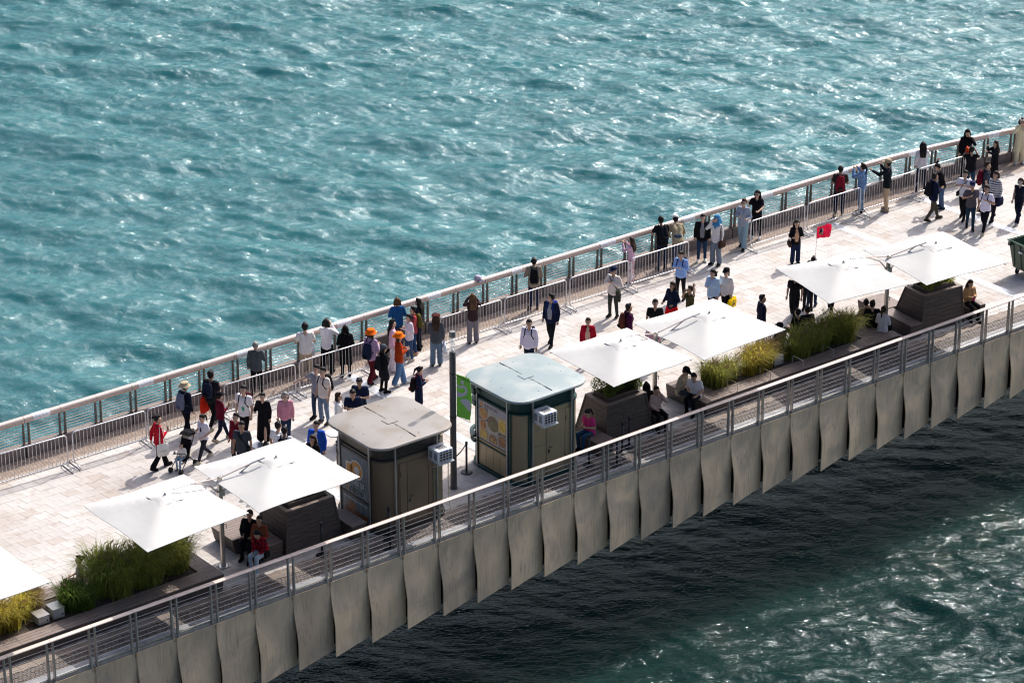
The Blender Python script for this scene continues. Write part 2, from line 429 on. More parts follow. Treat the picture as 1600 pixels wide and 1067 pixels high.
# interlocking stone pavers: honeycomb whose second sublattice is shifted, so every stone has one hollow side
A_ = .245; W_ = math.sqrt(3) * A_; RP = 1.5 * A_
SH = (-.055, .185)
def hexa(cx, cy, gap=.0042, z1=0.0):
    pts = []
    for k in range(6):
        g = R(90 + 60 * k); p = [A_ * math.cos(g), A_ * math.sin(g)]
        if k % 2: p[0] += SH[0]; p[1] += SH[1]
        pts.append(p)
    mx = sum(p[0] for p in pts) / 6; my = sum(p[1] for p in pts) / 6
    s = 1 - gap / A_ * 1.1
    return [((p[0] - mx) * s + mx + cx, (p[1] - my) * s + my + cy) for p in pts]
cells = []
j = 0; y = .95
while y < 11.0:
    for i in range(-105, 105):
        x = i * W_ + (W_ / 2 if j % 2 else 0)
        if x < -43 or x > 43: continue
        if ynear(x) + .90 < y < yfar(x) - .95: cells.append((x, y))
    y += RP; j += 1
def vis(c):
    p = pix((c[0], c[1], 0)); return -5 < p[0] < 1605 and -5 < p[1] < 1072 and c[1] - ynear(c[0]) > 1.25
def covered(c):   # under planters, benches and kiosks: not among the stones that show
    x, y = c
    return (x < -12.3 and 1.1 < y < 3.3) or (-11.4 < x < -7.9 and y < 3.8) or (3.6 < x < 12 and y < 3.1) or (y < 3.5 and -8 < x < -.5)
near_first = sorted([c for c in cells if vis(c) and not covered(c)], key=lambda c: (Vector((c[0], c[1], 0)) - CAM).length)
single = set(near_first[:295])
pm = MB(); pm.prism(hexa(0, 0), -.026, 0.0); pmesh = pm.mesh('paver', paver_obj)
for c in near_first[:295]:
    link('paver', pmesh, pave_o, (c[0], c[1], random.uniform(-.002, .002)), (random.uniform(-.004, .004), random.uniform(-.004, .004), 0))
fld = MB(); tints = []; tan = MB(); ttan = []
for c in cells:
    if c in single: continue
    z = random.uniform(-.002, .002)
    t = random.random()
    if c[1] - ynear(c[0]) < 1.25: tan.prism(hexa(*c), -.026, z); ttan += [t] * 8
    else: fld.prism(hexa(*c), -.026, z); tints += [t] * 8
fm = fld.mesh('paver_field', paver_att)
att = fm.attributes.new('tint', 'FLOAT', 'FACE'); att.data.foreach_set('value', tints)
fo = link('paver_field', fm, pave_o); fo['kind'] = 'stuff'
tm_ = tan.mesh('tan_paver_band', paver_tan); att = tm_.attributes.new('tint', 'FLOAT', 'FACE'); att.data.foreach_set('value', ttan)
fo = link('tan_paver_band', tm_, pave_o); fo['kind'] = 'stuff'
# steel plates let into the paving across the walk
def plates(x, y0, y1, skew=0.0, w=.34):
    n = max(1, int(round((y1 - y0) / 1.2))); d = (y1 - y0) / n
    for k in range(n):
        ya, yb = y0 + k * d + .006, y0 + (k + 1) * d - .006
        m = MB().prism([(x + skew * ya, ya), (x + w + skew * ya, ya), (x + w + skew * yb, yb), (x + skew * yb, yb)], .003, .008)
        m.build('inlay_plate', plate_m, pave_o)
plates(-7.3, 1.2, 9.9); plates(-2.55, 1.2, 9.9); plates(17.55, 1.2, 9.9, -.03); plates(21.9, 1.2, 9.6, -.06)
# setts along the near edge, washed pebble band and grooved brick strip along the far edge
st = MB(); g = .112
for r_ in range(5):
    x = -30.0 + (r_ % 2) * .06
    while x < 30:
        y = ynear(x) + .36 + r_ * .1
        st.box((x, y, -.003 + random.uniform(-.003, .003)), (g - .014, .086, .03)); x += g
so = st.build('sett_band', sett_m); tag(so, kind='stuff', label='band of small dark granite setts along the near kerb')
kb = MB(); strip(kb, lambda x: ynear(x) + .06, lambda x: ynear(x) + .30, -.03, .035)
tag(kb.build('near_kerb', conc), kind='structure')
pb = MB(); strip(pb, lambda x: yfar(x) - 1.10, lambda x: yfar(x) - .86, -.03, .007)
tag(pb.build('pebble_band', pebble_m), kind='structure')
gb = MB(); strip(gb, lambda x: yfar(x) - .85, lambda x: yfar(x) - .07, -.03, -.03 + .012)
for k in range(11):
    strip(gb, lambda x, k=k: yfar(x) - .845 + k * .071, lambda x, k=k: yfar(x) - .845 + k * .071 + .052, -.018, .002, step=2)
tag(gb.build('grooved_brick_strip', slat_m), kind='structure')

# ================================================================ FAR RAILING
BAY = 1.155
JF0 = -9.16 - BAY * 30          # a joint of the far rail stands at x = -9.16
fr = thing('harbour_railing', 'long bronze railing with thick round handrail along the open harbour', 'railing')
jx = [JF0 + BAY * k for k in range(70)]; jx = [x for x in jx if -22 < x < 33]
def fpt(x, z, off=0.0): return (x, yfar(x) - off, z)
pl_mesh = {}
for a, b in zip(jx[:-1], jx[1:]):
    m = MB().tube([fpt(a + .006, 1.14), fpt((a + b) / 2, 1.14), fpt(b - .006, 1.14)], .108, 16)
    me = m.mesh('handrail', tube_bronze); smooth_by_angle(me, 50); link('handrail', me, fr)
    m = MB(); strip(m, lambda x: yfar(x) - .07, lambda x: yfar(x) + .17, -.03, .34, a + .03, b - .03, .4)
    m.build('plinth', plinth_m, fr)
for a in jx:
    for s in (.0, .165):
        x = a + s
        m = MB(); y0 = yfar(x) + .03
        m.loft([[(x - .018, y0 - .05, .30), (x + .018, y0 - .05, .30), (x + .018, y0 + .06, .30), (x - .018, y0 + .06, .30)],
                [(x - .018, y0 - .045, 1.06), (x + .018, y0 - .045, 1.06), (x + .018, y0 + .015, 1.06), (x - .018, y0 + .015, 1.06)]])
        m.build('post', post_bronze, fr)
    # drain bracket at each plinth joint
for k in range(7):
    z = .43 + k * .085
    m = MB().tube([fpt(x, z, -.03) for x in [-22 + i for i in range(56)]], .011, 5); m.build('cable', near_metal, fr)
sticker = mat('notice_sticker', (.78, .78, .80), rough=.45); ink = mat('faint_ink', (.42, .45, .52), rough=.6)
for (xa, xb) in ((-12.35, -11.81), (-8.94, -8.45), (-5.6, -5.2), (-2.05, -1.53), (1.34, 1.82), (4.6, 5.0), (8.20, 8.83), (11.74, 12.21), (15.17, 15.68), (18.75, 19.20), (22.0, 22.4), (25.54, 26.01)):
    yy = (yfar(xa) + yfar(xb)) / 2
    rings = []
    m = MB()
    for x in (xa, xb):
        rings.append([(x, yfar(x) + .111 * math.cos(R(g_)), 1.14 + .111 * math.sin(R(g_))) for g_ in range(30, 226, 15)])
    n_ = len(rings[0]); m.add(rings[0] + rings[1], [(i, i + 1, n_ + i + 1, n_ + i) for i in range(n_ - 1)])
    so = m.build('notice_sticker', sticker, fr)
    m = MB()
    for r_, (g0, w_) in enumerate(((150, .7), (165, .5), (128, .8))):
        for q in range(4):
            x = xa + (xb - xa) * (.12 + q * .2); x2 = x + (xb - xa) * .2 * w_
            pts = [(xx, yfar(xx) + .1125 * math.cos(R(gg)), 1.14 + .1125 * math.sin(R(gg))) for xx, gg in ((x, g0), (x2, g0), (x2, g0 + 5), (x, g0 + 5))]
            m.add(pts, [(0, 1, 2, 3)])
    m.build('notice_print', ink, so)

# ================================================================ NEAR RAILING AND CLAD EDGE
nr = thing('near_railing', 'slim metal railing with flat pale handrail above the clad edge wall', 'railing')
JN0 = -13.53 - BAY * 26
nx = [JN0 + BAY * k for k in range(70)]; nx = [x for x in nx if -25 < x < 28]
for a, b in zip(nx[:-1], nx[1:]):
    rings = []
    for x in (a + .005, b - .005):
        y = ynear(x)
        rings.append([(x, y + .075 * math.cos(2 * PI * k / 14), 1.085 + .030 * math.sin(2 * PI * k / 14)) for k in range(14)])
    me = MB().loft(rings).mesh('handrail', near_metal); smooth_by_angle(me, 40); link('handrail', me, nr)
    MB().box(((a + b) / 2, ynear(a) + .0, .075), (BAY - .2, .05, .02)).build('bottom_rail', steel, nr)
for a in nx:
    for s in (-.075, .085):
        x = a + s; y = ynear(x)
        m = MB(); hw = .018
        m.loft([[(x - hw, y - .06, -.13), (x + hw, y - .06, -.13), (x + hw, y + .045, -.13), (x - hw, y + .045, -.13)],
                [(x - hw, y - .03, 1.06), (x + hw, y - .03, 1.06), (x + hw, y + .03, 1.06), (x - hw, y + .03, 1.06)]])
        m.build('post', near_post, nr)
for k in range(6):
    z = .20 + k * .137
    MB().tube([(x, ynear(x), z) for x in [-25 + i for i in range(53)]], .006, 5).build('cable', steel, nr)
ew = thing('edge_wall', 'edge wall of curved overlapping concrete panels hanging below the near railing', 'wall')
kf = MB(); strip(kf, lambda x: ynear(x) - .02, lambda x: ynear(x) + .055, -.30, .03, -25, 28)
bw_ = MB(); strip(bw_, lambda x: ynear(x) + .10, lambda x: ynear(x) + .16, -2.0, -.30, -25, 28); bw_.build('gap_shade_sheet', core_m, ew)  # dark sheet added behind the panels to stand in for shade in their gaps
kf.build('edge_beam', mat('edge_beam_concrete', (.34, .32, .295), rough=.75, var=.15, vscale=4), ew)
def panel_material():
    m = mat('cast_panel', (.74, .565, .39), rough=.72, var=.16, vscale=1.3, bump=.004, bscale=22, stretch=(1, 1, .35))
    n = m.node_tree.nodes; l = m.node_tree.links; b = n['Principled BSDF']
    tc = [x for x in n if x.type == 'TEX_COORD'][0]
    src = b.inputs['Base Color'].links[0].from_socket
    def layer(src, scale, stretch, lo, hi, col, amt, rnd=True):
        mp = n.new('ShaderNodeMapping'); mp.inputs['Scale'].default_value = stretch
        oi = n.new('ShaderNodeObjectInfo'); ad = n.new('ShaderNodeVectorMath'); ad.operation = 'ADD'
        sc = n.new('ShaderNodeVectorMath'); sc.operation = 'SCALE'; sc.inputs['Scale'].default_value = 1.0
        cx = n.new('ShaderNodeCombineXYZ'); mu = n.new('ShaderNodeMath'); mu.operation = 'MULTIPLY'; mu.inputs[1].default_value = 90
        l.new(oi.outputs['Random'], mu.inputs[0]); l.new(mu.outputs[0], cx.inputs[0]); l.new(mu.outputs[0], cx.inputs[1])
        l.new(tc.outputs['Object'], ad.inputs[0]); l.new(cx.outputs[0], ad.inputs[1]); l.new(ad.outputs[0], mp.inputs[0])
        nz = n.new('ShaderNodeTexNoise'); nz.inputs['Scale'].default_value = scale; nz.inputs['Detail'].default_value = 6; nz.inputs['Distortion'].default_value = .8
        l.new(mp.outputs[0], nz.inputs['Vector'])
        mr = n.new('ShaderNodeMapRange'); mr.inputs['From Min'].default_value = lo; mr.inputs['From Max'].default_value = hi; mr.inputs['To Max'].default_value = amt
        l.new(nz.outputs[0], mr.inputs['Value'])
        mx = n.new('ShaderNodeMix'); mx.data_type = 'RGBA'; mx.inputs[7].default_value = (*col, 1)
        l.new(mr.outputs[0], mx.inputs[0]); l.new(src, mx.inputs[6]); return mx.outputs[2]
    o = layer(src, 1.1, (1, 1, .8), .46, .66, (.50, .40, .31), .8)       # grey weathering in large patches
    o = layer(o, 7.0, (3, 3, .22), .55, .75, (.24, .19, .15), .6)         # drip streaks
    o = layer(o, 2.6, (1, 1, .4), .60, .78, (.40, .30, .20), .5)            # warm rusty bloom
    oi = n.new('ShaderNodeObjectInfo'); tr = n.new('ShaderNodeValToRGB')
    tr.color_ramp.elements[0].color = (.80, .79, .79, 1); tr.color_ramp.elements[1].color = (1.16, 1.12, 1.05, 1)
    l.new(oi.outputs['Random'], tr.inputs[0]); mx = n.new('ShaderNodeMix'); mx.data_type = 'RGBA'; mx.blend_type = 'MULTIPLY'; mx.inputs[0].default_value = 1
    l.new(o, mx.inputs[6]); l.new(tr.outputs[0], mx.inputs[7]); l.new(mx.outputs[2], b.inputs['Base Color'])
    return m
pan_m = panel_material()
def panel(a, b, seed):
    """twisted panel: its left edge swings outwards towards the bottom and laps over the neighbour"""
    nu, nv = 8, 12; x0, x1 = a + .010, b + .095; z0, z1 = -.045, -2.08
    rr = random.Random(seed)
    A1 = .16 + rr.uniform(-.015, .015)
    def S(t): return t * t * (3 - 2 * t)
    P = []
    for i in range(nv + 1):
        v = i / nv
        row = []
        for k in range(nu + 1):
            u = k / nu; x = x0 + (x1 - x0) * u; z = z0 + (z1 - .10 * (1 - u) - z0) * v
            lift = S(min(1, max(0, (v - .06) / .62)))
            out = .075 + A1 * lift * (1 - u) ** 1.2 - .022 * math.sin(PI * min(1, v / .55)) * (1 - u) - .02 * lift * u ** 2 - .03 * u + .008 * math.sin(v * 5 + u * 2)
            row.append(Vector((x + .01 * lift * (1 - u), ynear(x) - out, z)))
        P.append(row)
    m = MB(); n1 = nu + 1
    fr_ = [p for row in P for p in row]; bk = [p + Vector((0, .028, 0)) for p in fr_]
    fs = []; N = len(fr_)
    for i in range(nv):
        for k in range(nu):
            q = (i * n1 + k, (i + 1) * n1 + k, (i + 1) * n1 + k + 1, i * n1 + k + 1)
            fs.append(q); fs.append(tuple(x + N for x in reversed(q)))
    for i in range(nv):
        for k in (0, nu):
            q = (i * n1 + k, i * n1 + k + N, (i + 1) * n1 + k + N, (i + 1) * n1 + k); fs.append(q if k == 0 else tuple(reversed(q)))
    for k in range(nu):
        for i in (0, nv):
            q = (i * n1 + k, i * n1 + k + 1, i * n1 + k + 1 + N, i * n1 + k + N); fs.append(q if i == 0 else tuple(reversed(q)))
    m.add(fr_ + bk, fs)
    me = m.mesh('cladding_panel', pan_m); smooth_by_angle(me, 40)
    return link('cladding_panel', me, ew)
for i, (a, b) in enumerate(zip(nx[:-1], nx[1:])): panel(a, b, i)
rust = mat('rust_stain', (.42, .27, .14), rough=.9, var=.3)
for a in nx:
    MB().box((a + .0, ynear(a) - .05, -.10), (.035, .05, .12)).build('hanger_bracket', rust, ew)
# ================================================================ PARASOLS
rope_m = mat('parasol_metal', (.60, .58, .56), rough=.28, metal=.75, var=.06)
pole_m = mat('parasol_pole', (.48, .43, .38), rough=.34, metal=.7, var=.10, vscale=2, stretch=(1, 1, .5))
def canopy_mesh(half=1.5, rise=.47, drop=.0):
    """square hipped canopy: sagging panels between four hips, thin valance, slight flutter"""
    n = 16; P = {}; m = MB()
    fl = [random.uniform(-1, 1) for _ in range(8)]
    vs = []
    for i in range(n + 1):
        for k in range(n + 1):
            u, v = i / n * 2 - 1, k / n * 2 - 1
            e = max(abs(u), abs(v)); w = min(abs(u), abs(v)) / e if e > 1e-6 else 1
            z = rise * (1 - e) ** .93
            z -= .05 * (1 - w * w) * math.sin(PI * min(1, e)) ** 1.0 * .8          # panel sag between the hips
            z += .018 * (fl[0] * math.sin(3 * u + 1.7 * v + fl[1] * 3) + fl[2] * math.cos(4 * v - 2 * u + fl[3] * 3)) * e
            pull = 1 - .028 * (1 - w) * e * e                                           # edges pull in between corners
            lift = (.05 if u * v < 0 else -.03) * (w ** 3) * e ** 4                   # corners blown up and down by the wind
            vs.append((u * half * pull, v * half * pull, z + lift))
    N = n + 1; top = list(vs); fs = []
    for i in range(n):
        for k in range(n): fs.append((i * N + k, (i + 1) * N + k, (i + 1) * N + k + 1, i * N + k + 1))
    b = len(vs)
    und = [(x, y, z - .012) for x, y, z in vs]
    fs += [tuple(q + b for q in reversed(f)) for f in fs]
    rim = [i * N for i in range(N)] + [n * N + k for k in range(1, N)] + [i * N + n for i in range(n - 1, -1, -1)] + [k for k in range(n - 1, 0, -1)]
    for q in range(len(rim)):
        a, c = rim[q], rim[(q + 1) % len(rim)]
        fs.append((a, a + b, c + b, c))
    m.add(vs + und, fs)
    return m
seam_m = mat('canvas_seam', (.68, .65, .625), rough=.85)
def canopy(root, cx, cy, side, z=2.45, rz=0.0, pole=None, ptop=None, fancy=True):
    """one canopy with its vent cap, hub, ribs, and the strut and tie that hold it to the pole"""
    M = Matrix.Translation((cx, cy, z)) @ Matrix.Rotation(rz, 4, 'Z')
    me = canopy_mesh(side / 2).mesh('canopy', canvas); smooth_by_angle(me, 60)
    c = link('canopy', me, root); c.matrix_local = M
    # vent cap: a smaller pillow raised over the opening
    m = MB(); n = 8; hw = side * .115; vs = []
    for lvl in (0, 1):
        for i in range(n + 1):
            for k in range(n + 1):
                u, v = i / n * 2 - 1, k / n * 2 - 1; e = max(abs(u), abs(v))
                zz = .392 + .055 * (1 - e ** 2) + .012 * e ** 6 * abs(u * v) - .035 * e + .005 * math.sin(7 * u + 3 * v) * e - (.01 if lvl else 0)
                s = 1 - .10 * (1 - min(abs(u), abs(v)) / max(e, 1e-6)) * e
                vs.append((u * hw * s, v * hw * s, zz))
    N = n + 1; fs = []
    for i in range(n):
        for k in range(n):
            q = (i * N + k, (i + 1) * N + k, (i + 1) * N + k + 1, i * N + k + 1); fs.append(q); fs.append(tuple(x + N * N for x in reversed(q)))
    m.add(vs, fs); me = m.mesh('vent_cap', canvas); smooth_by_angle(me, 50)
    v = link('vent_cap', me, c)
    MB().lathe([(.035, .455), (.038, .478), (.02, .487), (.014, .508), (.022, .518), (.0, .53)], n=10).build('finial', rope_m, v, True)
    MB().lathe([(.06, .18), (.06, .40), (.03, .42)], n=10).build('hub', rope_m, c)
    for k in range(8):
        g = PI / 4 * k; L = side / 2 * (1.37 if k % 2 else .95)
        e = (L * math.cos(g), L * math.sin(g), -.03 if k % 2 else -.02)
        MB().tube([(0, 0, .40), (e[0] * .5, e[1] * .5, .17), e], .013, 5).build('rib', rope_m, c)
    if pole is not None:
        d = Vector((cx - pole[0], cy - pole[1], 0)).normalized(); pv = Vector((pole[0], pole[1], 0))
        a = pv + d * .08 + Vector((0, 0, 2.16)); e = Vector((cx, cy, z + .47)) - d * .30
        edge = pv + d * .42 + Vector((0, 0, 2.52))
        mid = edge.lerp(e, .52) + Vector((0, 0, .10)); ee = e + Vector((0, 0, .02))
        MB().tube([a, edge, mid, ee], .021, 8).build('strut', rope_m, root)
        MB().tube([pv + d * .05 + Vector((0, 0, ptop - .04)), mid], .017, 8).build('tie_rod', near_metal, root)
def twin_parasol(label, pole, cans, ptop=2.60, rz=0.0, base_plate=True):
    root = thing('parasol', label, 'parasol', (0, 0, 0), 0, 'white cantilever parasols over the benches')
    px_, py_ = pole
    me = MB().box((px_, py_, ptop / 2), (.10, .10, ptop), rz).mesh('pole', pole_m); bevel_mesh(me, .012, 2); link('pole', me, root)
    MB().box((px_, py_, .012), (.26, .26, .024), rz).build('base_plate', rope_m, root)
    for a, b in ((-1, -1), (1, -1), (1, 1), (-1, 1)):
        MB().lathe([(.018, 0), (.018, .03), (.0, .035)], (px_ + a * .09, py_ + b * .09, .024), 6).build('anchor_bolt', rope_m, root)
    cb = MB(); cb.box((px_, py_, 2.12), (.17, .17, .14), rz); cb.build('collar', rope_m, root)
    MB().tube([(px_ + .06, py_ - .02, 1.2), (px_ + .12, py_ - .02, 1.2), (px_ + .12, py_ - .02, 1.08)], .01, 6).build('crank_handle', dark_metal, root)
    MB().box((px_, py_, ptop + .006), (.2, .06, .012), rz).build('pole_cap', rope_m, root)
    for (cx, cy, side, crz) in cans: canopy(root, cx, cy, side, 2.45, crz, pole, ptop)
    return root
def mid(*pts):
    s = Vector((0, 0, 0))
    for p in pts: s += at(p[0], p[1], 2.45)
    return s / len(pts)
c1 = mid((129.6, 793), (285, 741.7), (391, 803.5), (231, 857)); c2 = mid((305.6, 735.6), (461, 679), (559, 743), (402.7, 803))
c4 = mid((992.5, 508.7), (1115, 464), (1223.7, 516), (1099.5, 561)); c3 = Vector((1.30, 1.90, 0))
c5 = mid((1208.9, 421.4), (1339.6, 396), (1426.7, 443), (1293.4, 470.7)); c6 = mid((1353, 394.6), (1479, 361), (1569.8, 408.3), (1442.5, 444.5))
twin_parasol('twin white parasol at left, between the tall left grass bed and the brown kiosk', (-11.78, 2.28), [(c1.x, c1.y, 2.98, R(.8)), (c2.x, c2.y, 3.08, R(-.9))])
twin_parasol('twin white parasol in the middle, right beside the green kiosk', (2.95, 2.30), [(c3.x, c3.y, 2.9, R(-.5)), (c4.x, c4.y, 3.10, R(-.3))])
twin_parasol('twin white parasol farthest right, beside the green waste container', (12.28, 2.29), [(c5.x, c5.y, 2.93, R(-10.5)), (c6.x, c6.y, 3.12, R(-7.5))], rz=R(-9))
c0 = Vector((-19.33, 1.72, 0))
twin_parasol('white parasol cut off by the left edge of the picture', (-21.2, 2.28), [(c0.x, c0.y, 2.96, R(.3))])

# ================================================================ PLANTERS AND BENCHES
def planks_face(root, q00, q10, q11, q01, n, th=.022, gap=.008, m=None, name='plank', cuts=()):
    """lays n planks up the quad q00 q10 (bottom) - q01 q11 (top); cuts: fractions where a plank row is divided"""
    q00, q10, q11, q01 = map(Vector, (q00, q10, q11, q01))
    H = (q01 - q00).length; e = gap / H / 2
    for k in range(n):
        t0, t1 = k / n + e, (k + 1) / n - e
        a0, b0 = q00.lerp(q01, t0), q10.lerp(q11, t0); a1, b1 = q00.lerp(q01, t1), q10.lerp(q11, t1)
        cs = [0] + [c + (.06 if k % 2 else -.06) for c in cuts] + [1]
        for s0, s1 in zip(cs[:-1], cs[1:]):
            g = .004 / max(.1, (b0 - a0).length)
            MB().slab([a0.lerp(b0, s0 + g), a0.lerp(b0, s1 - g), a1.lerp(b1, s1 - g), a1.lerp(b1, s0 + g)], th).build(name, m or timber, root)
def boxcore(m, a, b): m.box2(a, b)
def bench_block(root, x0, x1, y0, y1, h=.45, slats=None, seg=1.9, taper=.0, fasc=3):
    """solid timber bench: dark core, seat slats on top, planked sides"""
    m = MB(); t = taper
    m.loft([[(x0 + t + .03, y0 + .03, 0), (x1 - t - .03, y0 + .03, 0), (x1 - t - .03, y1 - .03, 0), (x0 + t + .03, y1 - .03, 0)],
            [(x0 + .03, y0 + .03, h - .035), (x1 - .03, y0 + .03, h - .035), (x1 - .03, y1 - .03, h - .035), (x0 + .03, y1 - .03, h - .035)]])
    m.build('bench_core', core_m, root)
    n = slats or max(2, int(round((y1 - y0) / .115))); d = (y1 - y0) / n
    ns = max(1, int(round((x1 - x0) / seg))); L = (x1 - x0) / ns
    for i in range(n):
        for k in range(ns):
            MB().box2((x0 + k * L + .004, y0 + i * d + .005, h - .032), (x0 + (k + 1) * L - .004, y0 + (i + 1) * d - .005, h)).build('seat_slat', bench_top, root)
    planks_face(root, (x0 + t, y0, .02), (x1 - t, y0, .02), (x1, y0, h - .036), (x0, y0, h - .036), fasc, cuts=[k / ns for k in range(1, ns)])
    planks_face(root, (x1 - t, y0, .02), (x1 - t, y1, .02), (x1, y1, h - .036), (x1, y0, h - .036), fasc)
    planks_face(root, (x0 + t, y1, .02), (x0 + t, y0, .02), (x0, y0, h - .036), (x0, y1, h - .036), fasc)
    planks_face(root, (x1 - t, y1, .02), (x0 + t, y1, .02), (x0, y1, h - .036), (x1, y1, h - .036), fasc)
def armrest(root, x, y, d=.46):
    pts = [(x, y, .45), (x, y, .66), (x, y + .03, .69), (x, y + d - .03, .69), (x, y + d, .66), (x, y + d, .45)]
    MB().tube(pts, .012, 6).build('armrest', steel, root)
def planter(label, bx0, bx1, by0, by1, tx0, tx1, ty0, ty1, h=1.25, benches=(), rz=0.0, piv=None):
    piv = piv or ((bx0 + bx1) / 2, (by0 + by1) / 2)
    root = thing('planter', label, 'planter', (piv[0], piv[1], 0), rz, 'tapered timber planters with seats')
    X = lambda x: x - piv[0]; Y = lambda y: y - piv[1]
    B = [(X(bx0), Y(by0), 0), (X(bx1), Y(by0), 0), (X(bx1), Y(by1), 0), (X(bx0), Y(by1), 0)]
    T = [(X(tx0), Y(ty0), h), (X(tx1), Y(ty0), h), (X(tx1), Y(ty1), h), (X(tx0), Y(ty1), h)]
    ins = lambda q, s: [(p[0] + (.03 if p[0] < 0 else -.03) * s, p[1] + (.03 if p[1] < 0 else -.03) * s, p[2]) for p in q]
    m = MB(); m.loft([ins(B, 1), ins([(p[0], p[1], h - .02) for p in T], 1)]); m.build('planter_core', core_m, root)
    for i in range(4):
        j = (i + 1) % 4
        b0, b1 = Vector(B[i]) + Vector((0, 0, .01)), Vector(B[j]) + Vector((0, 0, .01))
        planks_face(root, b0, b1, T[j], T[i], 9, cuts=(.34, .67) if i in (0, 2) else ())
    # corner posts and the rim tray that holds the soil
    for i in range(4):
        MB().tube([Vector(B[i]), Vector(T[i])], .03, 6).build('corner_trim', timber, root)
    r = .10; z0, z1 = h, h + .025
    a, b, c_, d = T
    for (p, q, s) in (((a[0] - .02, a[1] - .02), (b[0] + .02, a[1] + r), 0), ((a[0] - .02, c_[1] - r), (b[0] + .02, c_[1] + .02), 0), ((a[0] - .02, a[1] + r + .003), (a[0] + r, c_[1] - r - .003), 1), ((b[0] - r, a[1] + r + .003), (b[0] + .02, c_[1] - r - .003), 1)):
        MB().box2((p[0], p[1], z0), (q[0], q[1], z1)).build('rim_board', bench_top, root)
    e = .16
    for (p, q) in (((a[0] + e, a[1] + e), (b[0] - e, a[1] + e + .03)), ((a[0] + e, c_[1] - e - .03), (b[0] - e, c_[1] - e)), ((a[0] + e, a[1] + e + .033), (a[0] + e + .03, c_[1] - e - .033)), ((b[0] - e - .03, a[1] + e + .033), (b[0] - e, c_[1] - e - .033))):
        MB().box2((p[0], p[1], h - .02), (q[0], q[1], h + .13)).build('liner_board', timber, root)
    MB().box2((a[0] + e + .031, a[1] + e + .031, h - .02), (b[0] - e - .031, c_[1] - e - .031, h + .07)).build('soil', soil, root)
    for (x0, x1, y0, y1, tp) in benches:
        bench_block(root, X(x0), X(x1), Y(y0), Y(y1), taper=tp)
    return root
planter('dark tapered timber planter beside the brown kiosk, under the left parasol', -10.20, -8.42, 1.72, 3.10, -10.12, -8.66, 1.74, 2.85,
        benches=((-11.28, -10.24, 2.60, 3.62, .10), (-10.90, -10.24, 1.78, 2.58, .05), (-8.40, -7.92, 1.30, 2.3, .03)))
planter('dark tapered timber planter with shrubs right of the green kiosk',   .48, 2.22, 1.53, 2.9, .55, 1.95, 1.55, 2.5,
        benches=((-.16, .44, 1.12, 2.1, .05), (2.24, 2.68, 1.36, 2.9, .08)))
planter('dark tapered timber planter farthest right, beside the green waste container', 13.14, 14.88, 1.46, 2.85, 13.22, 14.72, 1.48, 2.36,
        benches=((12.62, 13.10, 1.35, 2.75, .03), (12.60, 13.60, 2.80, 3.85, .08), (15.0, 15.72, 1.42, 2.75, .10)), rz=R(-5))
def long_bed(label, x0, x1, y0, y1, gx0, gx1, gy0, gy1, arms=()):
    root = thing('planted_bench', label, 'bench', (x0, y0, 0), 0, 'long planted timber benches')
    w, d = x1 - x0, y1 - y0; a, b, c_, e = gx0 - x0, gx1 - x0, gy0 - y0, gy1 - y0
    bench_block(root, 0, w, 0, c_, taper=.05); bench_block(root, 0, w, e, d, taper=.05)
    bench_block(root, 0, a, c_ + .002, e - .002, taper=.05); bench_block(root, b, w, c_ + .002, e - .002, taper=.05)
    MB().box2((a, c_ + .002, 0), (b, e - .002, .42)).build('soil', soil, root)
    for x in arms: armrest(root, x - x0, .04)
    return root
long_bed('long timber bench round the tall grass at the left, ending near the left parasol pole', -24, -12.42, 1.24, 3.35, -23, -12.9, 1.72, 2.85)
long_bed('long timber bench round the yellow and green grass in the middle right', 3.98, 11.85, 1.24, 2.98, 4.75, 10.75, 1.74, 2.52, (5.25, 6.55, 7.85, 9.1, 10.5))

# ---------------------------------------------------------------- grasses and shrubs
def leaf_mat(name, c0, c1, c2=None):
    if name in MATS: return MATS[name]
    m = bpy.data.materials.new(name); m.use_nodes = True
    n = m.node_tree.nodes; l = m.node_tree.links; b = n['Principled BSDF']
    a = n.new('ShaderNodeAttribute'); a.attribute_name = 'tint'
    r = n.new('ShaderNodeValToRGB'); r.color_ramp.elements[0].color = (*c0, 1); r.color_ramp.elements[1].color = (*c1, 1)
    if c2:
        e = r.color_ramp.elements.new(.85); e.color = (*c1, 1); r.color_ramp.elements[-1].color = (*c2, 1)
    l.new(a.outputs['Fac'], r.inputs[0]); l.new(r.outputs[0], b.inputs['Base Color'])
    b.inputs['Roughness'].default_value = .6; b.inputs['Specular IOR Level'].default_value = .3
    tr = n.new('ShaderNodeBsdfTranslucent'); l.new(r.outputs[0], tr.inputs['Color'])
    ad = n.new('ShaderNodeMixShader'); ad.inputs[0].default_value = .66
    l.new(b.outputs[0], ad.inputs[1]); l.new(tr.outputs[0], ad.inputs[2]); l.new(ad.outputs[0], n['Material Output'].inputs['Surface'])
    MATS[name] = m
    return m
G_green = leaf_mat('grass_green', (.20, .26, .05), (.46, .49, .10), (.72, .62, .24))
G_bright = leaf_mat('grass_bright', (.085, .155, .022), (.19, .28, .045), (.26, .30, .07))
G_yellow = leaf_mat('grass_yellow', (.34, .31, .045), (.66, .54, .09), (.66, .48, .16))
G_mid = leaf_mat('grass_olive', (.18, .23, .045), (.44, .43, .085), (.62, .52, .18))
G_plume = leaf_mat('grass_plume', (.26, .18, .11), (.52, .40, .25))
G_shrub = leaf_mat('shrub_leaf', (.07, .115, .025), (.20, .25, .05), (.40, .26, .08))
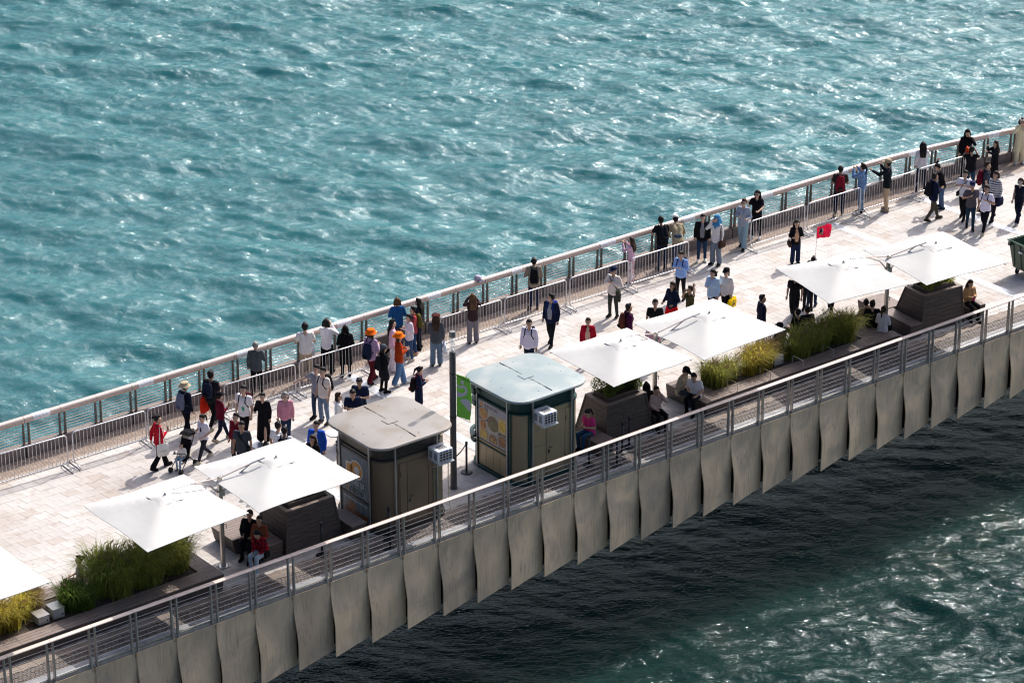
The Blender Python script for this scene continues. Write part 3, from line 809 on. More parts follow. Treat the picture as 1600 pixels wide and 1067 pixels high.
def grass(label, x, y, z, rx, ry, h, nb, m, plumes=20, rz=0.0, tufts=5):
    root = thing('ornamental_grass', label, 'grass clump', (x, y, z), rz, 'clumps of ornamental grass in the bench beds')
    mb = MB(); tint = []
    cs = [(random.uniform(-.75, .75) * rx, random.uniform(-.7, .7) * ry, random.uniform(.75, 1.1)) for _ in range(tufts)]
    for i in range(int(nb * 1.35)):
        cx, cy, hs = cs[i % tufts]
        px_, py_ = cx + random.gauss(0, .10), cy + random.gauss(0, .08)
        g = random.uniform(0, 2 * PI); ln = h * hs * random.uniform(.5, 1.18); sp = random.uniform(.15, 1.0) * ln * .9
        w = random.uniform(.004, .009); t = random.random() ** 1.2
        sx, sy = math.cos(g), math.sin(g); ox, oy = -sy * w, sx * w
        p = [(px_, py_, 0), (px_ + sx * sp * .22, py_ + sy * sp * .22, ln * .52), (px_ + sx * sp * .62, py_ + sy * sp * .62, ln * .83), (px_ + sx * sp * 1.05 + .04, py_ + sy * sp * 1.05, ln * random.uniform(.62, .98))]
        vs = [(p[0][0] - ox, p[0][1] - oy, 0), (p[0][0] + ox, p[0][1] + oy, 0), (p[1][0] + ox, p[1][1] + oy, p[1][2]), (p[1][0] - ox, p[1][1] - oy, p[1][2]),
              (p[2][0] + ox * .8, p[2][1] + oy * .8, p[2][2]), (p[2][0] - ox * .8, p[2][1] - oy * .8, p[2][2]), p[3]]
        mb.add(vs, [(0, 1, 2, 3), (3, 2, 4, 5), (5, 4, 6)]); tint += [t] * 3
    me = mb.mesh('blades', m); at_ = me.attributes.new('tint', 'FLOAT', 'FACE'); at_.data.foreach_set('value', tint)
    o = link('blades', me, root); o['kind'] = 'stuff'
    if plumes:
        mb = MB(); tint = []
        for i in range(int(plumes * 2.5)):
            cx, cy, hs = cs[i % tufts]; g = random.uniform(0, 2 * PI); ln = h * hs * random.uniform(.95, 1.25); sp = ln * random.uniform(.2, .6)
            a = Vector((cx + math.cos(g) * sp * .6, cy + math.sin(g) * sp * .6, ln * .85)); b = a + Vector((math.cos(g) * .11 + .05, math.sin(g) * .11, random.uniform(-.02, .10)))
            nf = len(mb.f); mb.tube([(cx, cy, ln * .3), a], .003, 3, False); mb.tube([a, a.lerp(b, .3), a.lerp(b, .7), b], [.004, .013, .011, .002], 5)
            tint += [random.random()] * (len(mb.f) - nf)
        me = mb.mesh('seed_heads', G_plume); at_ = me.attributes.new('tint', 'FLOAT', 'FACE'); at_.data.foreach_set('value', tint)
        o = link('seed_heads', me, root); o['kind'] = 'stuff'
    return root
grass('yellow grass clump at the lower left edge, left of the two pale boxes', -18.05, 2.12, .42, .75, .45, .80, 2300, G_yellow, 26, tufts=7)
grass('yellow-green grass clump cut off at the far lower left corner', -19.9, 2.1, .42, .8, .45, .75, 1300, G_mid, 14, tufts=6)
grass('reddish dry grass tuft below the right corner of the cut-off parasol', -17.05, 2.62, .42, .40, .22, .66, 500, G_plume, 26, tufts=3)
grass('bright green leafy grass clump right of the two pale boxes', -16.25, 2.15, .42, .42, .42, .70, 1300, G_bright, 8, tufts=4)
grass('large dark green grass mound in the middle of the left bed', -14.80, 2.2, .42, .98, .50, 1.02, 5200, G_green, 46, tufts=9)
grass('green grass mound at the right end of the left bed near the parasol pole', -13.45, 2.28, .42, .48, .42, 1.0, 2600, G_mid, 18, tufts=5)
grass('yellow grass clump at the left end of the middle bed, behind the white T-shirt sitter', 5.35, 2.12, .42, .55, .32, .66, 1900, G_mid, 30, tufts=6)
grass('bright yellow grass clump left of the pale box in the middle bed', 6.65, 2.15, .42, .62, .32, .80, 2300, G_yellow, 26, tufts=7)
grass('green grass clump just right of the pale box in the middle bed', 8.25, 2.15, .42, .5, .32, .78, 1700, G_mid, 14, tufts=5)
grass('olive grass clump in the middle of the right half of the middle bed', 9.25, 2.15, .42, .45, .32, .78, 1600, G_green, 18, tufts=5)
grass('yellow-green grass clump at the right end of the middle bed', 10.2, 2.15, .42, .42, .32, .88, 1900, G_mid, 18, tufts=5)
grass('purple seeded grass tuft behind the pale box in the middle bed', 7.55, 2.40, .42, .25, .16, .74, 300, G_plume, 40, tufts=3)
def shrub(label, x, y, z, rx, ry, h, n, m=None):
    root = thing('shrub', label, 'shrub', (x, y, z), 0, 'low shrubs in the timber planters')
    mb = MB(); tint = []
    blobs = [(random.uniform(-.8, .8) * rx, random.uniform(-.7, .7) * ry, random.uniform(.25, .8) * h, random.uniform(.13, .22)) for _ in range(16)]
    for i in range(n):
        bx, by, bz, br = blobs[i % 16]
        d = Vector((random.gauss(0, 1), random.gauss(0, 1), random.gauss(0, 1))).normalized() * br * random.uniform(.5, 1.1)
        p = Vector((bx, by, bz)) + d
        if p.z < 0: p.z = abs(p.z)
        s = random.uniform(.014, .034); e = Euler((random.uniform(0, 6), random.uniform(0, 6), random.uniform(0, 6))).to_matrix()
        mb.add([p + e @ Vector(q) for q in ((-s, 0, 0), (0, -s * .5, 0), (s * 1.4, 0, 0), (0, s * .5, 0))], [(0, 1, 2, 3)])
        tint.append(min(1, max(0, (i % 16) / 16 * .6 + random.random() * .45)))
    me = mb.mesh('leaves', m or G_shrub); a = me.attributes.new('tint', 'FLOAT', 'FACE'); a.data.foreach_set('value', tint)
    o = link('leaves', me, root); o['kind'] = 'stuff'
    mb = MB()
    for bx, by, bz, br in blobs: mb.tube([(bx * .4, by * .4, 0), (bx, by, bz)], [.012, .005], 5)
    mb.build('stems', timber, root)
shrub('low shrub in the planter beside the brown kiosk', -9.24, 2.28, 1.31, .74, .42, .44, 5600)
shrub('spreading green and brown shrub in the planter right of the green kiosk', 1.22, 1.98, 1.31, .74, .44, .50, 7500)
shrub('low green shrub in the planter farthest right', 13.98, 1.93, 1.31, .66, .38, .38, 5200, G_mid)
def pale_box(label, x, y, w, d, h, n_=1):
    r = thing('utility_box', label, 'box', (x, y, .45), 0, 'pale boxes set in the grass beds')
    me = MB().box((0, 0, h / 2), (w, d, h)).mesh('case', mat('pale_steel_case', (.42, .41, .39), rough=.45, metal=.3)); bevel_mesh(me, .012, 2); link('case', me, r)
    MB().lathe([(.02, 0), (.02, .02), (0, .022)], n=8).build('lock', dark_metal, r, loc=(w * .3, -d / 2, h * .4), rot=(PI / 2, 0, 0))
    MB().box((0, 0, h + .006), (w + .02, d + .02, .012)).build('lid', steel, r)
pale_box('pale steel box in the left bed, the right one of two side by side', -16.86, 2.0, .31, .36, .27)
pale_box('pale steel box in the left bed, the left one half sunk in yellow grass', -17.30, 1.97, .31, .36, .22)
pale_box('single pale box between yellow and green grass in the middle bed', 7.45, 2.05, .36, .34, .26)

# ================================================================ KIOSKS
def rrect(x0, x1, y0, y1, r, n=8):
    pts = []
    for cx, cy, a0 in ((x1 - r, y1 - r, 0), (x0 + r, y1 - r, 90), (x0 + r, y0 + r, 180), (x1 - r, y0 + r, 270)):
        for k in range(n + 1):
            g = R(a0 + 90 * k / n); pts.append((cx + r * math.cos(g), cy + r * math.sin(g)))
    return pts
def glyph(root, name, m, o, u, v, w, h, seed):
    """a small block character: frame strokes and bars"""
    rr = random.Random(seed); o, u, v = Vector(o), Vector(u), Vector(v); nrm = u.cross(v)
    mb = MB(); t = w * .13
    def bar(x0, y0, x1, y1):
        q = [o + u * x0 + v * y0, o + u * x1 + v * y0, o + u * x1 + v * y1, o + u * x0 + v * y1]
        mb.slab([p + nrm * .002 for p in q], .002)
    for k in range(3):
        y = h * (.12 + .38 * k); bar(0, y, w, y + t)
    for x in (w * .08, w * .46, w * .80): 
        if rr.random() < .8: bar(x, h * rr.choice((0, .12)), x + t, h * rr.choice((.85, 1.0)))
    return mb.build(name, m, root)
def flat(root, name, m, o, u, v, pts, lift=.002, th=.002):
    o, u, v = Vector(o), Vector(u), Vector(v); nrm = u.cross(v)
    P = [o + u * a + v * b + nrm * lift for a, b in pts]; n = len(P)
    mb = MB(); mb.add(P + [p - nrm * th for p in P], [tuple(range(n)), tuple(range(2 * n - 1, n - 1, -1))] + [(i, i + n, (i + 1) % n + n, (i + 1) % n) for i in range(n)])
    return mb.build(name, m, root)
def disc_pts(cx, cy, rx, ry=None, n=20): return [(cx + rx * math.cos(2 * PI * k / n), cy + (ry or rx) * math.sin(2 * PI * k / n)) for k in range(n)]
def rect(x0, y0, x1, y1): return [(x0, y0), (x1, y0), (x1, y1), (x0, y1)]
def sheer(m, f=.5):
    """thin cloth that lets light through"""
    n = m.node_tree.nodes; l = m.node_tree.links; b = n['Principled BSDF']
    t = n.new('ShaderNodeBsdfTranslucent'); l.new(b.inputs['Base Color'].links[0].from_socket, t.inputs['Color'])
    x = n.new('ShaderNodeMixShader'); x.inputs[0].default_value = f; l.new(b.outputs[0], x.inputs[1]); l.new(t.outputs[0], x.inputs[2]); l.new(x.outputs[0], n['Material Output'].inputs['Surface'])
    return m
def text(root, name, body, m, o, u, v, size, align='CENTER'):
    cu = bpy.data.curves.new(name, 'FONT'); cu.body = body; cu.size = size; cu.extrude = .002; cu.align_x = align; cu.offset = size * .012
    cu.materials.append(m)
    t = bpy.data.objects.new(name, cu); C.objects.link(t); t.parent = root
    u, v = Vector(u), Vector(v); n_ = u.cross(v); M = Matrix((u, v, n_)).transposed().to_4x4(); M.translation = Vector(o) + n_ * .004
    t.matrix_local = M
    dg = bpy.context.evaluated_depsgraph_get(); me = bpy.data.meshes.new_from_object(t.evaluated_get(dg)); me.name = name
    o2 = link(name, me, root); o2.matrix_local = M
    bpy.data.objects.remove(t); bpy.data.curves.remove(cu)
    return o2
KW, KD = 2.28, 2.26
def kiosk(name, label, x0, y0, wall_c, trim_c, roof_c, stain_c, door_u, ac_side):
    """rounded square kiosk: local x 0..KW along the walk, local y 0..KD across it; front to the near rail is y = 0"""
    root = thing(name, label, 'kiosk', (x0, y0, 0), 0, 'rounded vending kiosks')
    wm = mat(name + '_wall', wall_c, rough=.42, metal=.25, var=.10, vscale=1.2, stretch=(1, 1, .4))
    tm = mat(name + '_trim', trim_c, rough=.38, metal=.35, var=.12)
    rm = mat(name + '_roof', roof_c, rough=.42, var=.05, vscale=1.1, col2=stain_c, lo=.46, hi=.66, detail=6)
    r = .46
    base = MB().prism(rrect(-.03, KW + .03, -.03, KD + .03, r + .03), 0, .13).mesh('plinth', tm); bevel_mesh(base, .012, 2); link('plinth', base, root)
    w = MB().prism(rrect(.02, KW - .02, .02, KD - .02, r), .13, 2.12).mesh('wall', wm); smooth_by_angle(w, 30); link('wall', w, root)
    f = MB().prism(rrect(.0, KW, .0, KD, r), 2.12, 2.16).mesh('sill_band', tm); smooth_by_angle(f, 30); link('sill_band', f, root)
    f = MB().prism(rrect(.05, KW - .05, .05, KD - .05, r), 2.16, 2.56).mesh('frieze', tm); smooth_by_angle(f, 30); link('frieze', f, root)
    prof = []
    for g_, zz in ((-.10, 2.56), (-.02, 2.565), (.0, 2.60), (-.02, 2.635), (-.10, 2.652), (-.6, 2.67)):
        prof.append([(p[0], p[1], zz) for p in rrect(-.20 - g_, KW + .20 + g_, -.17 - g_, KD + .17 + g_, max(.12, .52 + g_))])
    m = MB(); m.loft(prof); me = m.mesh('roof', rm); smooth_by_angle(me, 30); ro = link('roof', me, root)
    sm_ = mat(name + '_seam', tuple(c * .38 for c in lin(roof_c)), rough=.7)
    cx, cy = KW / 2, KD / 2
    for a, b in ((-.02, cy - .155), (cy + .155, KD + .02)):
        MB().box2((cx - .006, a, 2.655), (cx + .006, b, 2.676)).build('seam', sm_, ro)
        for k in range(3):
            yy = a + (b - a) * (.2 + .3 * k); MB().box2((cx - .014, yy, 2.655), (cx + .014, yy + .07, 2.679)).build('seam_clip', sm_, ro)
    for (a, b) in (((cx - .17, cy - .155), (cx + .17, cy - .147)), ((cx - .17, cy + .147), (cx + .17, cy + .155)), ((cx - .17, cy - .147), (cx - .162, cy + .147)), ((cx + .162, cy - .147), (cx + .17, cy + .147))):
        MB().box2((a[0], a[1], 2.66), (b[0], b[1], 2.677)).build('hatch_joint', sm_, ro)
    MB().box2((cx - .158, cy - .143, 2.66), (cx + .158, cy + .143, 2.682)).build('roof_hatch', rm, ro)
    for k in range(12):
        g_ = 2 * PI * k / 12 + .2; MB().lathe([(.014, 0), (.012, .012), (0, .014)], (cx + 1.02 * math.cos(g_), cy + 1.02 * math.sin(g_), 2.655), 6).build('roof_screw', dark_metal, ro)
    # thin posts at the ends of the flat faces
    pf = mat('kiosk_post', (.36, .36, .35), rough=.4, metal=.5)
    for px_, py_ in ((r, -.035), (KW - r, -.035), (r, KD + .035), (KW - r, KD + .035), (-.035, r), (-.035, KD - r), (KW + .035, r), (KW + .035, KD - r)):
        MB().box2((px_ - .016, py_ - .02, .02), (px_ + .016, py_ + .02, 2.555)).build('frame_post', pf, root)
        dx, dy = (.055, 0) if abs(py_ - KD / 2) > abs(px_ - KW / 2) else (0, .055)
        MB().box2((px_ - .014 - dx, py_ - .012 - dy + (.02 if py_ < 0 else -.02 if py_ > KD else 0), .13), (px_ + .014 + dx, py_ + .012 + dy + (.02 if py_ < 0 else -.02 if py_ > KD else 0), 2.12)).build('frame_stile', tm, root) if False else None
    # door leaves on the face to the near railing
    dm = mat(name + '_door', tuple(c * .94 for c in lin(wall_c)), rough=.42, metal=.25, var=.10, vscale=1.2, stretch=(1, 1, .4))
    u0, u1, us = door_u
    for a, b in ((u0, us), (us, u1)):
        d = MB().box2((a + .006, -.006, .17), (b - .006, .028, 1.98)).mesh('door', dm); bevel_mesh(d, .006, 1); do = link('door', d, root)
        if b - a > .4:
            MB().tube([(a + .09, -.01, .98), (a + .09, -.05, .98), (a + .16, -.05, .98)], .012, 6).build('handle', dark_metal, do)
            MB().box2((a + .04, -.014, .80), (a + .10, -.004, .90)).build('lock_plate', black_m, do)
        else:
            MB().box2((a + .012, -.016, 1.62), (a + .032, -.004, 1.76)).build('hinge', dark_metal, do)
            MB().box2((a + .012, -.016, .45), (a + .032, -.004, .59)).build('hinge', dark_metal, do)
    MB().box2((u0 - .03, -.002, .14), (u0 - .008, .03, 2.02)).build('door_jamb', dm, root); MB().box2((u1 + .008, -.002, .14), (u1 + .03, .03, 2.02)).build('door_jamb', dm, root)
    for k in range(5): MB().box2((u0, .036, 2.2 + k * .06), (u1, .055, 2.235 + k * .06)).build('louvre', tm, root)
    return root, wm, tm
# ---- brown kiosk
KA, wa, ta = kiosk('brown_kiosk', 'brown kiosk with beige roof left of the lamp post, orange ring logo on its end', -7.68, .98, (.175, .128, .086), (.060, .052, .045), (.30, .275, .255), (.235, .197, .16), (.62, 1.55, .86), 1)
olive = mat('olive_panel', (.215, .185, .12), rough=.5, metal=.15, var=.08)
MB().box2((1.72, -.004, .14), (2.02, .03, 1.12)).build('side_panel', olive, KA); MB().box2((1.72, -.004, 1.13), (2.02, .03, 2.10)).build('side_panel', olive, KA)
U, V = (0, -1, 0), (0, 0, 1)
o0 = (.0, KD - .50, 0)       # print origin on the end face (u to the right as one faces it)
gw = 1.26
frame_c = mat('poster_frame', (.05, .047, .045), rough=.5)
grey1 = mat('poster_grey', (.15, .17, .19), rough=.55, var=.08); grey2 = mat('poster_stripe', (.21, .235, .26), rough=.55, var=.08)
orange = mat('logo_orange', (.62, .25, .02), rough=.5, var=.06); whitep = mat('print_white', (.66, .66, .66), rough=.55, var=.04); tealp = mat('print_teal', (.02, .10, .11), rough=.5); crate = mat('print_crate', (.30, .11, .03), rough=.55, var=.25); crate_d = mat('print_crate_dark', (.14, .055, .02), rough=.55, var=.2)
sb = flat(KA, 'sign_board', frame_c, (-.0, KD - .50, 0), U, V, rect(-.02, .16, gw + .02, 2.10), .018, .03)
flat(KA, 'poster', grey1, o0, U, V, rect(.03, .84, gw - .03, 2.05), .022, .003)
for k in range(6): flat(KA, 'poster_stripe', grey2, o0, U, V, rect(.08 + k * .195, .86, .17 + k * .195, 1.24), .0245)
for k in range(11):
    for q in range(2): flat(KA, 'poster_drip', grey2, o0, U, V, rect(.06 + k * .108, 1.80 + .05 * ((k * 7 + q * 3) % 4), .10 + k * .108, 2.04), .0245) if q == 0 else None
flat(KA, 'logo_outline', whitep, o0, U, V, disc_pts(.70, 1.60, .30, .28), .026); flat(KA, 'logo_outline', whitep, o0, U, V, [(.22, 1.40), (.52, 1.36), (.52, 1.76), (.22, 1.72)], .0255)
flat(KA, 'logo_ring', orange, o0, U, V, disc_pts(.70, 1.60, .26, .24), .0285); flat(KA, 'logo_horn', orange, o0, U, V, [(.27, 1.44), (.50, 1.40), (.50, 1.70), (.27, 1.68)], .0285)
flat(KA, 'logo_hole', whitep, o0, U, V, disc_pts(.73, 1.60, .115, .115), .031)
flat(KA, 'name_plate', tealp, o0, U, V, rect(.18, 1.12, 1.08, 1.32), .027)
for k in range(4):
    flat(KA, 'character_block', whitep, o0, U, V, rect(.23 + k * .21, 1.15, .40 + k * .21, 1.30), .029)
    glyph(KA, 'character', tealp, (-.031, KD - .50 - (.25 + k * .21), 1.165), U, V, .13, .12, k)
text(KA, 'lettering', 'L', orange, (-.028, KD - .50 - .30, .90), U, V, .22)
text(KA, 'lettering_outline', 'OUDER', whitep, (-.026, KD - .50 - .72, .895), U, V, .235); text(KA, 'lettering', 'OUDER', tealp, (-.031, KD - .50 - .72, .90), U, V, .22)
MB().box2((-.035, KD - .50 - gw, .77), (-.005, KD - .50, .82)).build('poster_rail', frame_c, KA)
flat(KA, 'lower_poster', grey1, o0, U, V, rect(.03, .20, gw - .03, .75), .022)
for k in range(5): flat(KA, 'poster_stripe', grey2, o0, U, V, rect(.1 + k * .24, .22, .2 + k * .24, .73), .0245)
flat(KA, 'slogan_bar', whitep, o0, U, V, rect(.08, .66, gw - .08, .68), .026)
for (x, y, w) in ((.15, .22, .34), (.52, .22, .34), (.89, .22, .30), (.30, .41, .34)):
    flat(KA, 'crate_print', crate, o0, U, V, rect(x, y, x + w, y + .17), .0265)
    for s in range(2): flat(KA, 'crate_gap', crate_d, o0, U, V, rect(x + .02, y + .05 + s * .06, x + w - .02, y + .065 + s * .06), .0285)
glass_m = mat('counter_glass', (.42, .42, .40), rough=.12, metal=.6, var=.05)
# curved serving counter and raised hatch on the corner to the harbour
arc = [(.46 - .475 * math.cos(R(g_)) , KD - .46 + .475 * math.sin(R(g_))) for g_ in range(4, 88, 7)]
def curved(root, name, m, z0, z1, th=.014, arc=arc, out=0.0):
    mb = MB(); cxy = Vector((.46, KD - .46))
    P = [Vector(a) for a in arc]; P = [cxy + (p - cxy).normalized() * ((p - cxy).length + out) for p in P]; Q = [cxy + (p - cxy).normalized() * ((p - cxy).length - th) for p in P]
    for a, b, c_, d in zip(P[:-1], P[1:], Q[1:], Q[:-1]): mb.prism([tuple(a), tuple(b), tuple(c_), tuple(d)], z0, z1)
    return mb.build(name, m, root)
curved(KA, 'counter_window', glass_m, 1.12, 1.72, .02, out=.0); curved(KA, 'counter_window', glass_m, 1.80, 2.10, .02)
curved(KA, 'counter_ledge', ta, 1.73, 1.79, .05, out=.03); curved(KA, 'counter_ledge', ta, 1.02, 1.10, .10, out=.06)
menu_m = mat('menu_card', (.34, .19, .10), rough=.6, var=.3, vscale=10)
curved(KA, 'menu_card', menu_m, 1.15, 1.62, .01, arc=arc[3:7], out=.02)
hm = MB(); hm.prism(rrect(.10, KW - .3, KD + .04, KD + .52, .2), 2.00, 2.035); me = hm.mesh('serving_hatch', white_m); bevel_mesh(me, .008, 2); link('serving_hatch', me, KA)
MB().lathe([(.12, 0), (.14, .02), (.14, .16), (.12, .18)], (KW - .02, .52, 2.02), 14).build('corner_lamp', olive, KA)
# ---- green kiosk
KB, wb, tb = kiosk('green_kiosk', 'beige kiosk with dark green frame and pale green roof, food menu poster on its end', -3.08, .98, (.31, .255, .155), (.018, .062, .060), (.255, .32, .33), (.36, .385, .375), (.98, 1.90, 1.62), 0)
fr_b = mat('menu_border', (.02, .06, .06), rough=.4, metal=.3)
flat(KB, 'menu_frame', fr_b, o0, U, V, rect(-.03, .92, gw + .03, 2.14), .018, .03)
lil = mat('menu_paper', (.33, .31, .37), rough=.4, var=.05)
mb_ = flat(KB, 'menu_poster', lil, o0, U, V, rect(.02, .96, gw - .02, 2.10), .022)
flat(KB, 'menu_logo', orange, o0, U, V, rect(.10, 1.95, .20, 2.06), .0245)
red_i = mat('menu_ink', (.17, .09, .08), rough=.5)
for k in range(5): glyph(KB, 'character', red_i, (-.0245, KD - .50 - (.28 + k * .115), 1.955), U, V, .085, .09, 20 + k)
dishc = {'curry': (.48, .18, .025), 'dark': (.13, .08, .03), 'yellow': (.72, .46, .03), 'gold': (.50, .32, .08), 'brown': (.22, .09, .035), 'marble': (.36, .34, .32), 'night': (.035, .03, .03), 'wood': (.20, .12, .06), 'sun': (.62, .40, .06), 'green': (.12, .16, .03)}
DM = {k: mat('dish_' + k, v, rough=.45, var=.22, vscale=18) for k, v in dishc.items()}
bowl_m = mat('bowl_white', (.46, .44, .42), rough=.4)
def dish(x0, y0, x1, y1, bg, food, chunk, cx, cy, r, seed):
    rr = random.Random(seed); flat(KB, 'photo_print', DM[bg], o0, U, V, rect(x0, y0, x1, y1), .0235)
    def clip(pts): return [(min(x1, max(x0, a)), min(y1, max(y0, b))) for a, b in pts]
    flat(KB, 'bowl_print', bowl_m, o0, U, V, clip(disc_pts(cx, cy, r, r * .92)), .025); flat(KB, 'food_print', DM[food], o0, U, V, clip(disc_pts(cx, cy, r * .90, r * .82)), .0265)
    for k in range(16):
        g_ = rr.uniform(0, 2 * PI); q = r * .62 * math.sqrt(rr.random()); s = r * rr.uniform(.12, .2)
        px_, py_ = cx + q * math.cos(g_), cy + q * .9 * math.sin(g_)
        if x0 + s < px_ < x1 - s and y0 + s < py_ < y1 - s: flat(KB, 'food_print', DM[chunk if k % 3 else food], o0, U, V, disc_pts(px_, py_, s, s, 8), .028 + .0006 * (k % 4))
dish(.06, 1.55, .42, 1.93, 'night', 'curry', 'gold', .24, 1.74, .20, 1); dish(.06, 1.27, .42, 1.54, 'marble', 'curry', 'brown', .23, 1.41, .17, 2)
dish(.06, .99, .42, 1.26, 'gold', 'gold', 'sun', .24, 1.12, .24, 3); dish(.43, 1.24, .90, 1.90, 'marble', 'dark', 'green', .67, 1.57, .285, 4)
dish(.43, .99, .90, 1.23, 'marble', 'brown', 'gold', .67, 1.08, .21, 5); dish(.91, 1.42, 1.22, 1.86, 'sun', 'yellow', 'sun', 1.08, 1.63, .20, 6)
dish(.91, .99, 1.22, 1.41, 'night', 'brown', 'curry', 1.08, 1.18, .21, 7)
for k in range(4): 
    a, b = KD - .52 - k * .315, KD - .52 - (k + 1) * .315
    d = MB().box2((-.006, b + .006, .16), (.03, a - .006, .78)).build('base_panel', wb, KB)
MB().box2((-.035, KD - .52 - gw, .79), (.02, KD - .5, .83)).build('frame_rail', tb, KB); MB().box2((-.004, KD - .52 - gw, .84), (.03, KD - .5, .90)).build('base_panel', wb, KB)
for yy in (.40, KD - .40):
    MB().box2((-.012, yy - .05, .13), (.03, yy + .05, 2.13)).build('frame_stile', tb, KB)
for xx in (.40, KW - .40):
    MB().box2((xx - .05, -.012, .13), (xx + .05, .03, 2.13)).build('frame_stile', tb, KB)
curved(KB, 'counter_ledge', tb, 2.20, 2.38, .10, out=.10); curved(KB, 'counter_ledge', tb, 1.86, 1.98, .08, out=.07); curved(KB, 'counter_ledge', tb, .92, 1.0, .10, out=.12); curved(KB, 'counter_ledge', tb, .76, .82, .10, out=.10)
MB().box2((.50, -.004, .14), (.94, .028, 1.10)).build('side_panel', wb, KB); MB().box2((.50, -.004, 1.11), (.94, .028, 2.10)).build('side_panel', wb, KB)
# ---- window air conditioners hung on the kiosks
def air_con(label, x, y, z):
    r = thing('air_conditioner', label, 'air conditioner', (x, y, z), 0, 'box air conditioners on the kiosks')
    me = MB().box2((-.24, -.46, 0), (.24, 0, .36)).mesh('case', white_m); bevel_mesh(me, .014, 2); link('case', me, r)
    MB().box2((-.205, -.466, .035), (.205, -.461, .325)).build('coil', black_m, r)
    for k in range(5): MB().box2((-.205 + k * .1, -.474, .035), (-.193 + k * .1, -.467, .325)).build('grille_bar', white_m, r)
    for k in range(4): MB().box2((-.205, -.4745, .06 + k * .075), (.205, -.4675, .07 + k * .075)).build('grille_bar', white_m, r)
    for k in range(2):
        for q in range(6): MB().box2((-.246, -.40 + k * .2, .08 + q * .035), (-.241, -.27 + k * .2, .10 + q * .035)).build('side_vent', mat('vent_dark', (.12, .12, .13)), r)
    for k in range(6): MB().box2((-.12 + k * .045, -.36, .361), (-.095 + k * .045, -.16, .366)).build('top_vent', MATS['vent_dark'], r)
    MB().box2((-.02, -.478, .33), (.04, -.462, .348)).build('badge', mat('badge_blue', (.03, .12, .5)), r)
    MB().box2((-.25, -.50, -.03), (.27, .0, -.004)).build('tray', galv, r)
    for s in (-.2, .2): MB().tube([(s, -.44, -.03), (s, .0, -.30)], .012, 6).build('bracket', galv, r)
    return r
air_con('white box air conditioner on the brown kiosk, beside the lamp post', -7.68 + 1.78, .97, 1.88)
air_con('white box air conditioner on the green kiosk, left of its door', -3.08 + .72, .97, 1.92)
hose = MB().tube([(-5.66, .72, 1.86), (-5.62, .78, 1.2), (-5.58, .78, .5), (-5.52, .76, .02)], .014, 6).build('drain_hose', mat('cream_hose', (.62, .52, .36), rough=.5)); tag(hose, 'cream drain hose hanging down from the air conditioner of the brown kiosk', 'hose')

# ================================================================ LAMP POST, BANNER, STANCHIONS, CONTAINER
lp = at(709, 762)
lamp = thing('lamp_post', 'tall grey lamp post with clear glass top between the two kiosks', 'lamp post', lp)
lm = mat('lamp_grey', (.10, .098, .10), rough=.42, metal=.4, var=.12)
me = MB().lathe([(.13, 0), (.13, .02), (.088, .03), (.088, 3.9), (.083, 3.92), (.083, 4.06)], n=20).mesh('pole', lm); smooth_by_angle(me, 30); link('pole', me, lamp)
for z in (2.14, 3.42): MB().lathe([(.089, z), (.096, z + .005), (.096, z + .035), (.089, z + .04)], n=20).build('clamp', black_m, lamp)
gl = bpy.data.materials.new('lantern_glass'); gl.use_nodes = True; b_ = gl.node_tree.nodes['Principled BSDF']; b_.inputs['Alpha'].default_value = .32; b_.inputs['Roughness'].default_value = .06; b_.inputs['Base Color'].default_value = (.95, .96, .97, 1)
me = MB().lathe([(.074, 4.08), (.074, 4.50)], n=20).mesh('lantern_glass', gl, True); link('lantern_glass', me, lamp)
me = MB().lathe([(.084, 4.50), (.088, 4.52), (.088, 4.64), (.08, 4.66), (0, 4.665)], n=20).mesh('cap', mat('cap_grey', (.20, .195, .19), rough=.45, metal=.3)); smooth_by_angle(me, 30); link('cap', me, lamp)
MB().lathe([(.05, 4.06), (.05, 4.14), (.02, 4.16)], n=12).build('reflector', steel, lamp)
bn = thing('banner', 'bright green banner with pale swoosh figure on the lamp post', 'banner', lp)
gb_ = sheer(mat('banner_green', (.24, .46, .11), rough=.6, var=.06)); bw = mat('banner_lilac', (.62, .57, .62), rough=.6, var=.03)
bd = Vector((math.cos(R(-32)), math.sin(R(-32)), 0)); bn_n = Vector((bd.y, -bd.x, 0))
def bpt(u, v): return bd * (.10 + u) + Vector((0, 0, 2.17 + v)) + bn_n * (.02 * math.sin(v * 3) * u)
H_, Wd = 1.24, .385
rings = []
def bedge(v): return Wd * (.90 + .16 * math.sin(PI * min(1, max(0, v / H_)) * .9 + .2))
mbn = MB(); nn = 14
fr1 = [bpt(bedge(H_ * k / nn) * j, H_ * k / nn - .26 * j * (.4 + .6 * bedge(0))) for k in range(nn + 1) for j in (0, .25, .5, .75, 1)]
bk1 = [p - bn_n * .006 for p in fr1]; fs = []
for k in range(nn):
    for j in range(4):
        q = (k * 5 + j, k * 5 + j + 1, (k + 1) * 5 + j + 1, (k + 1) * 5 + j); fs.append(q); fs.append(tuple(x + len(fr1) for x in reversed(q)))
mbn.add(fr1 + bk1, fs); mbn.build('cloth', gb_, bn, True)
def bflat(name, pts, m, lift):
    P = [bpt(u * Wd, v - .26 * u * .9) + bn_n * lift for u, v in pts]; n = len(P)
    MB().add(P + [p - bn_n * .0015 for p in P], [tuple(range(n)), tuple(range(2 * n - 1, n - 1, -1))]).build(name, m, bn)
fig = [(.02, .62), (.30, .66), (.55, .74), (.62, .86), (.50, .92), (.30, .90), (.14, .86), (.02, .88), (.02, .80), (.18, .80), (.36, .84), (.46, .82), (.40, .76), (.20, .72), (.02, .72)]
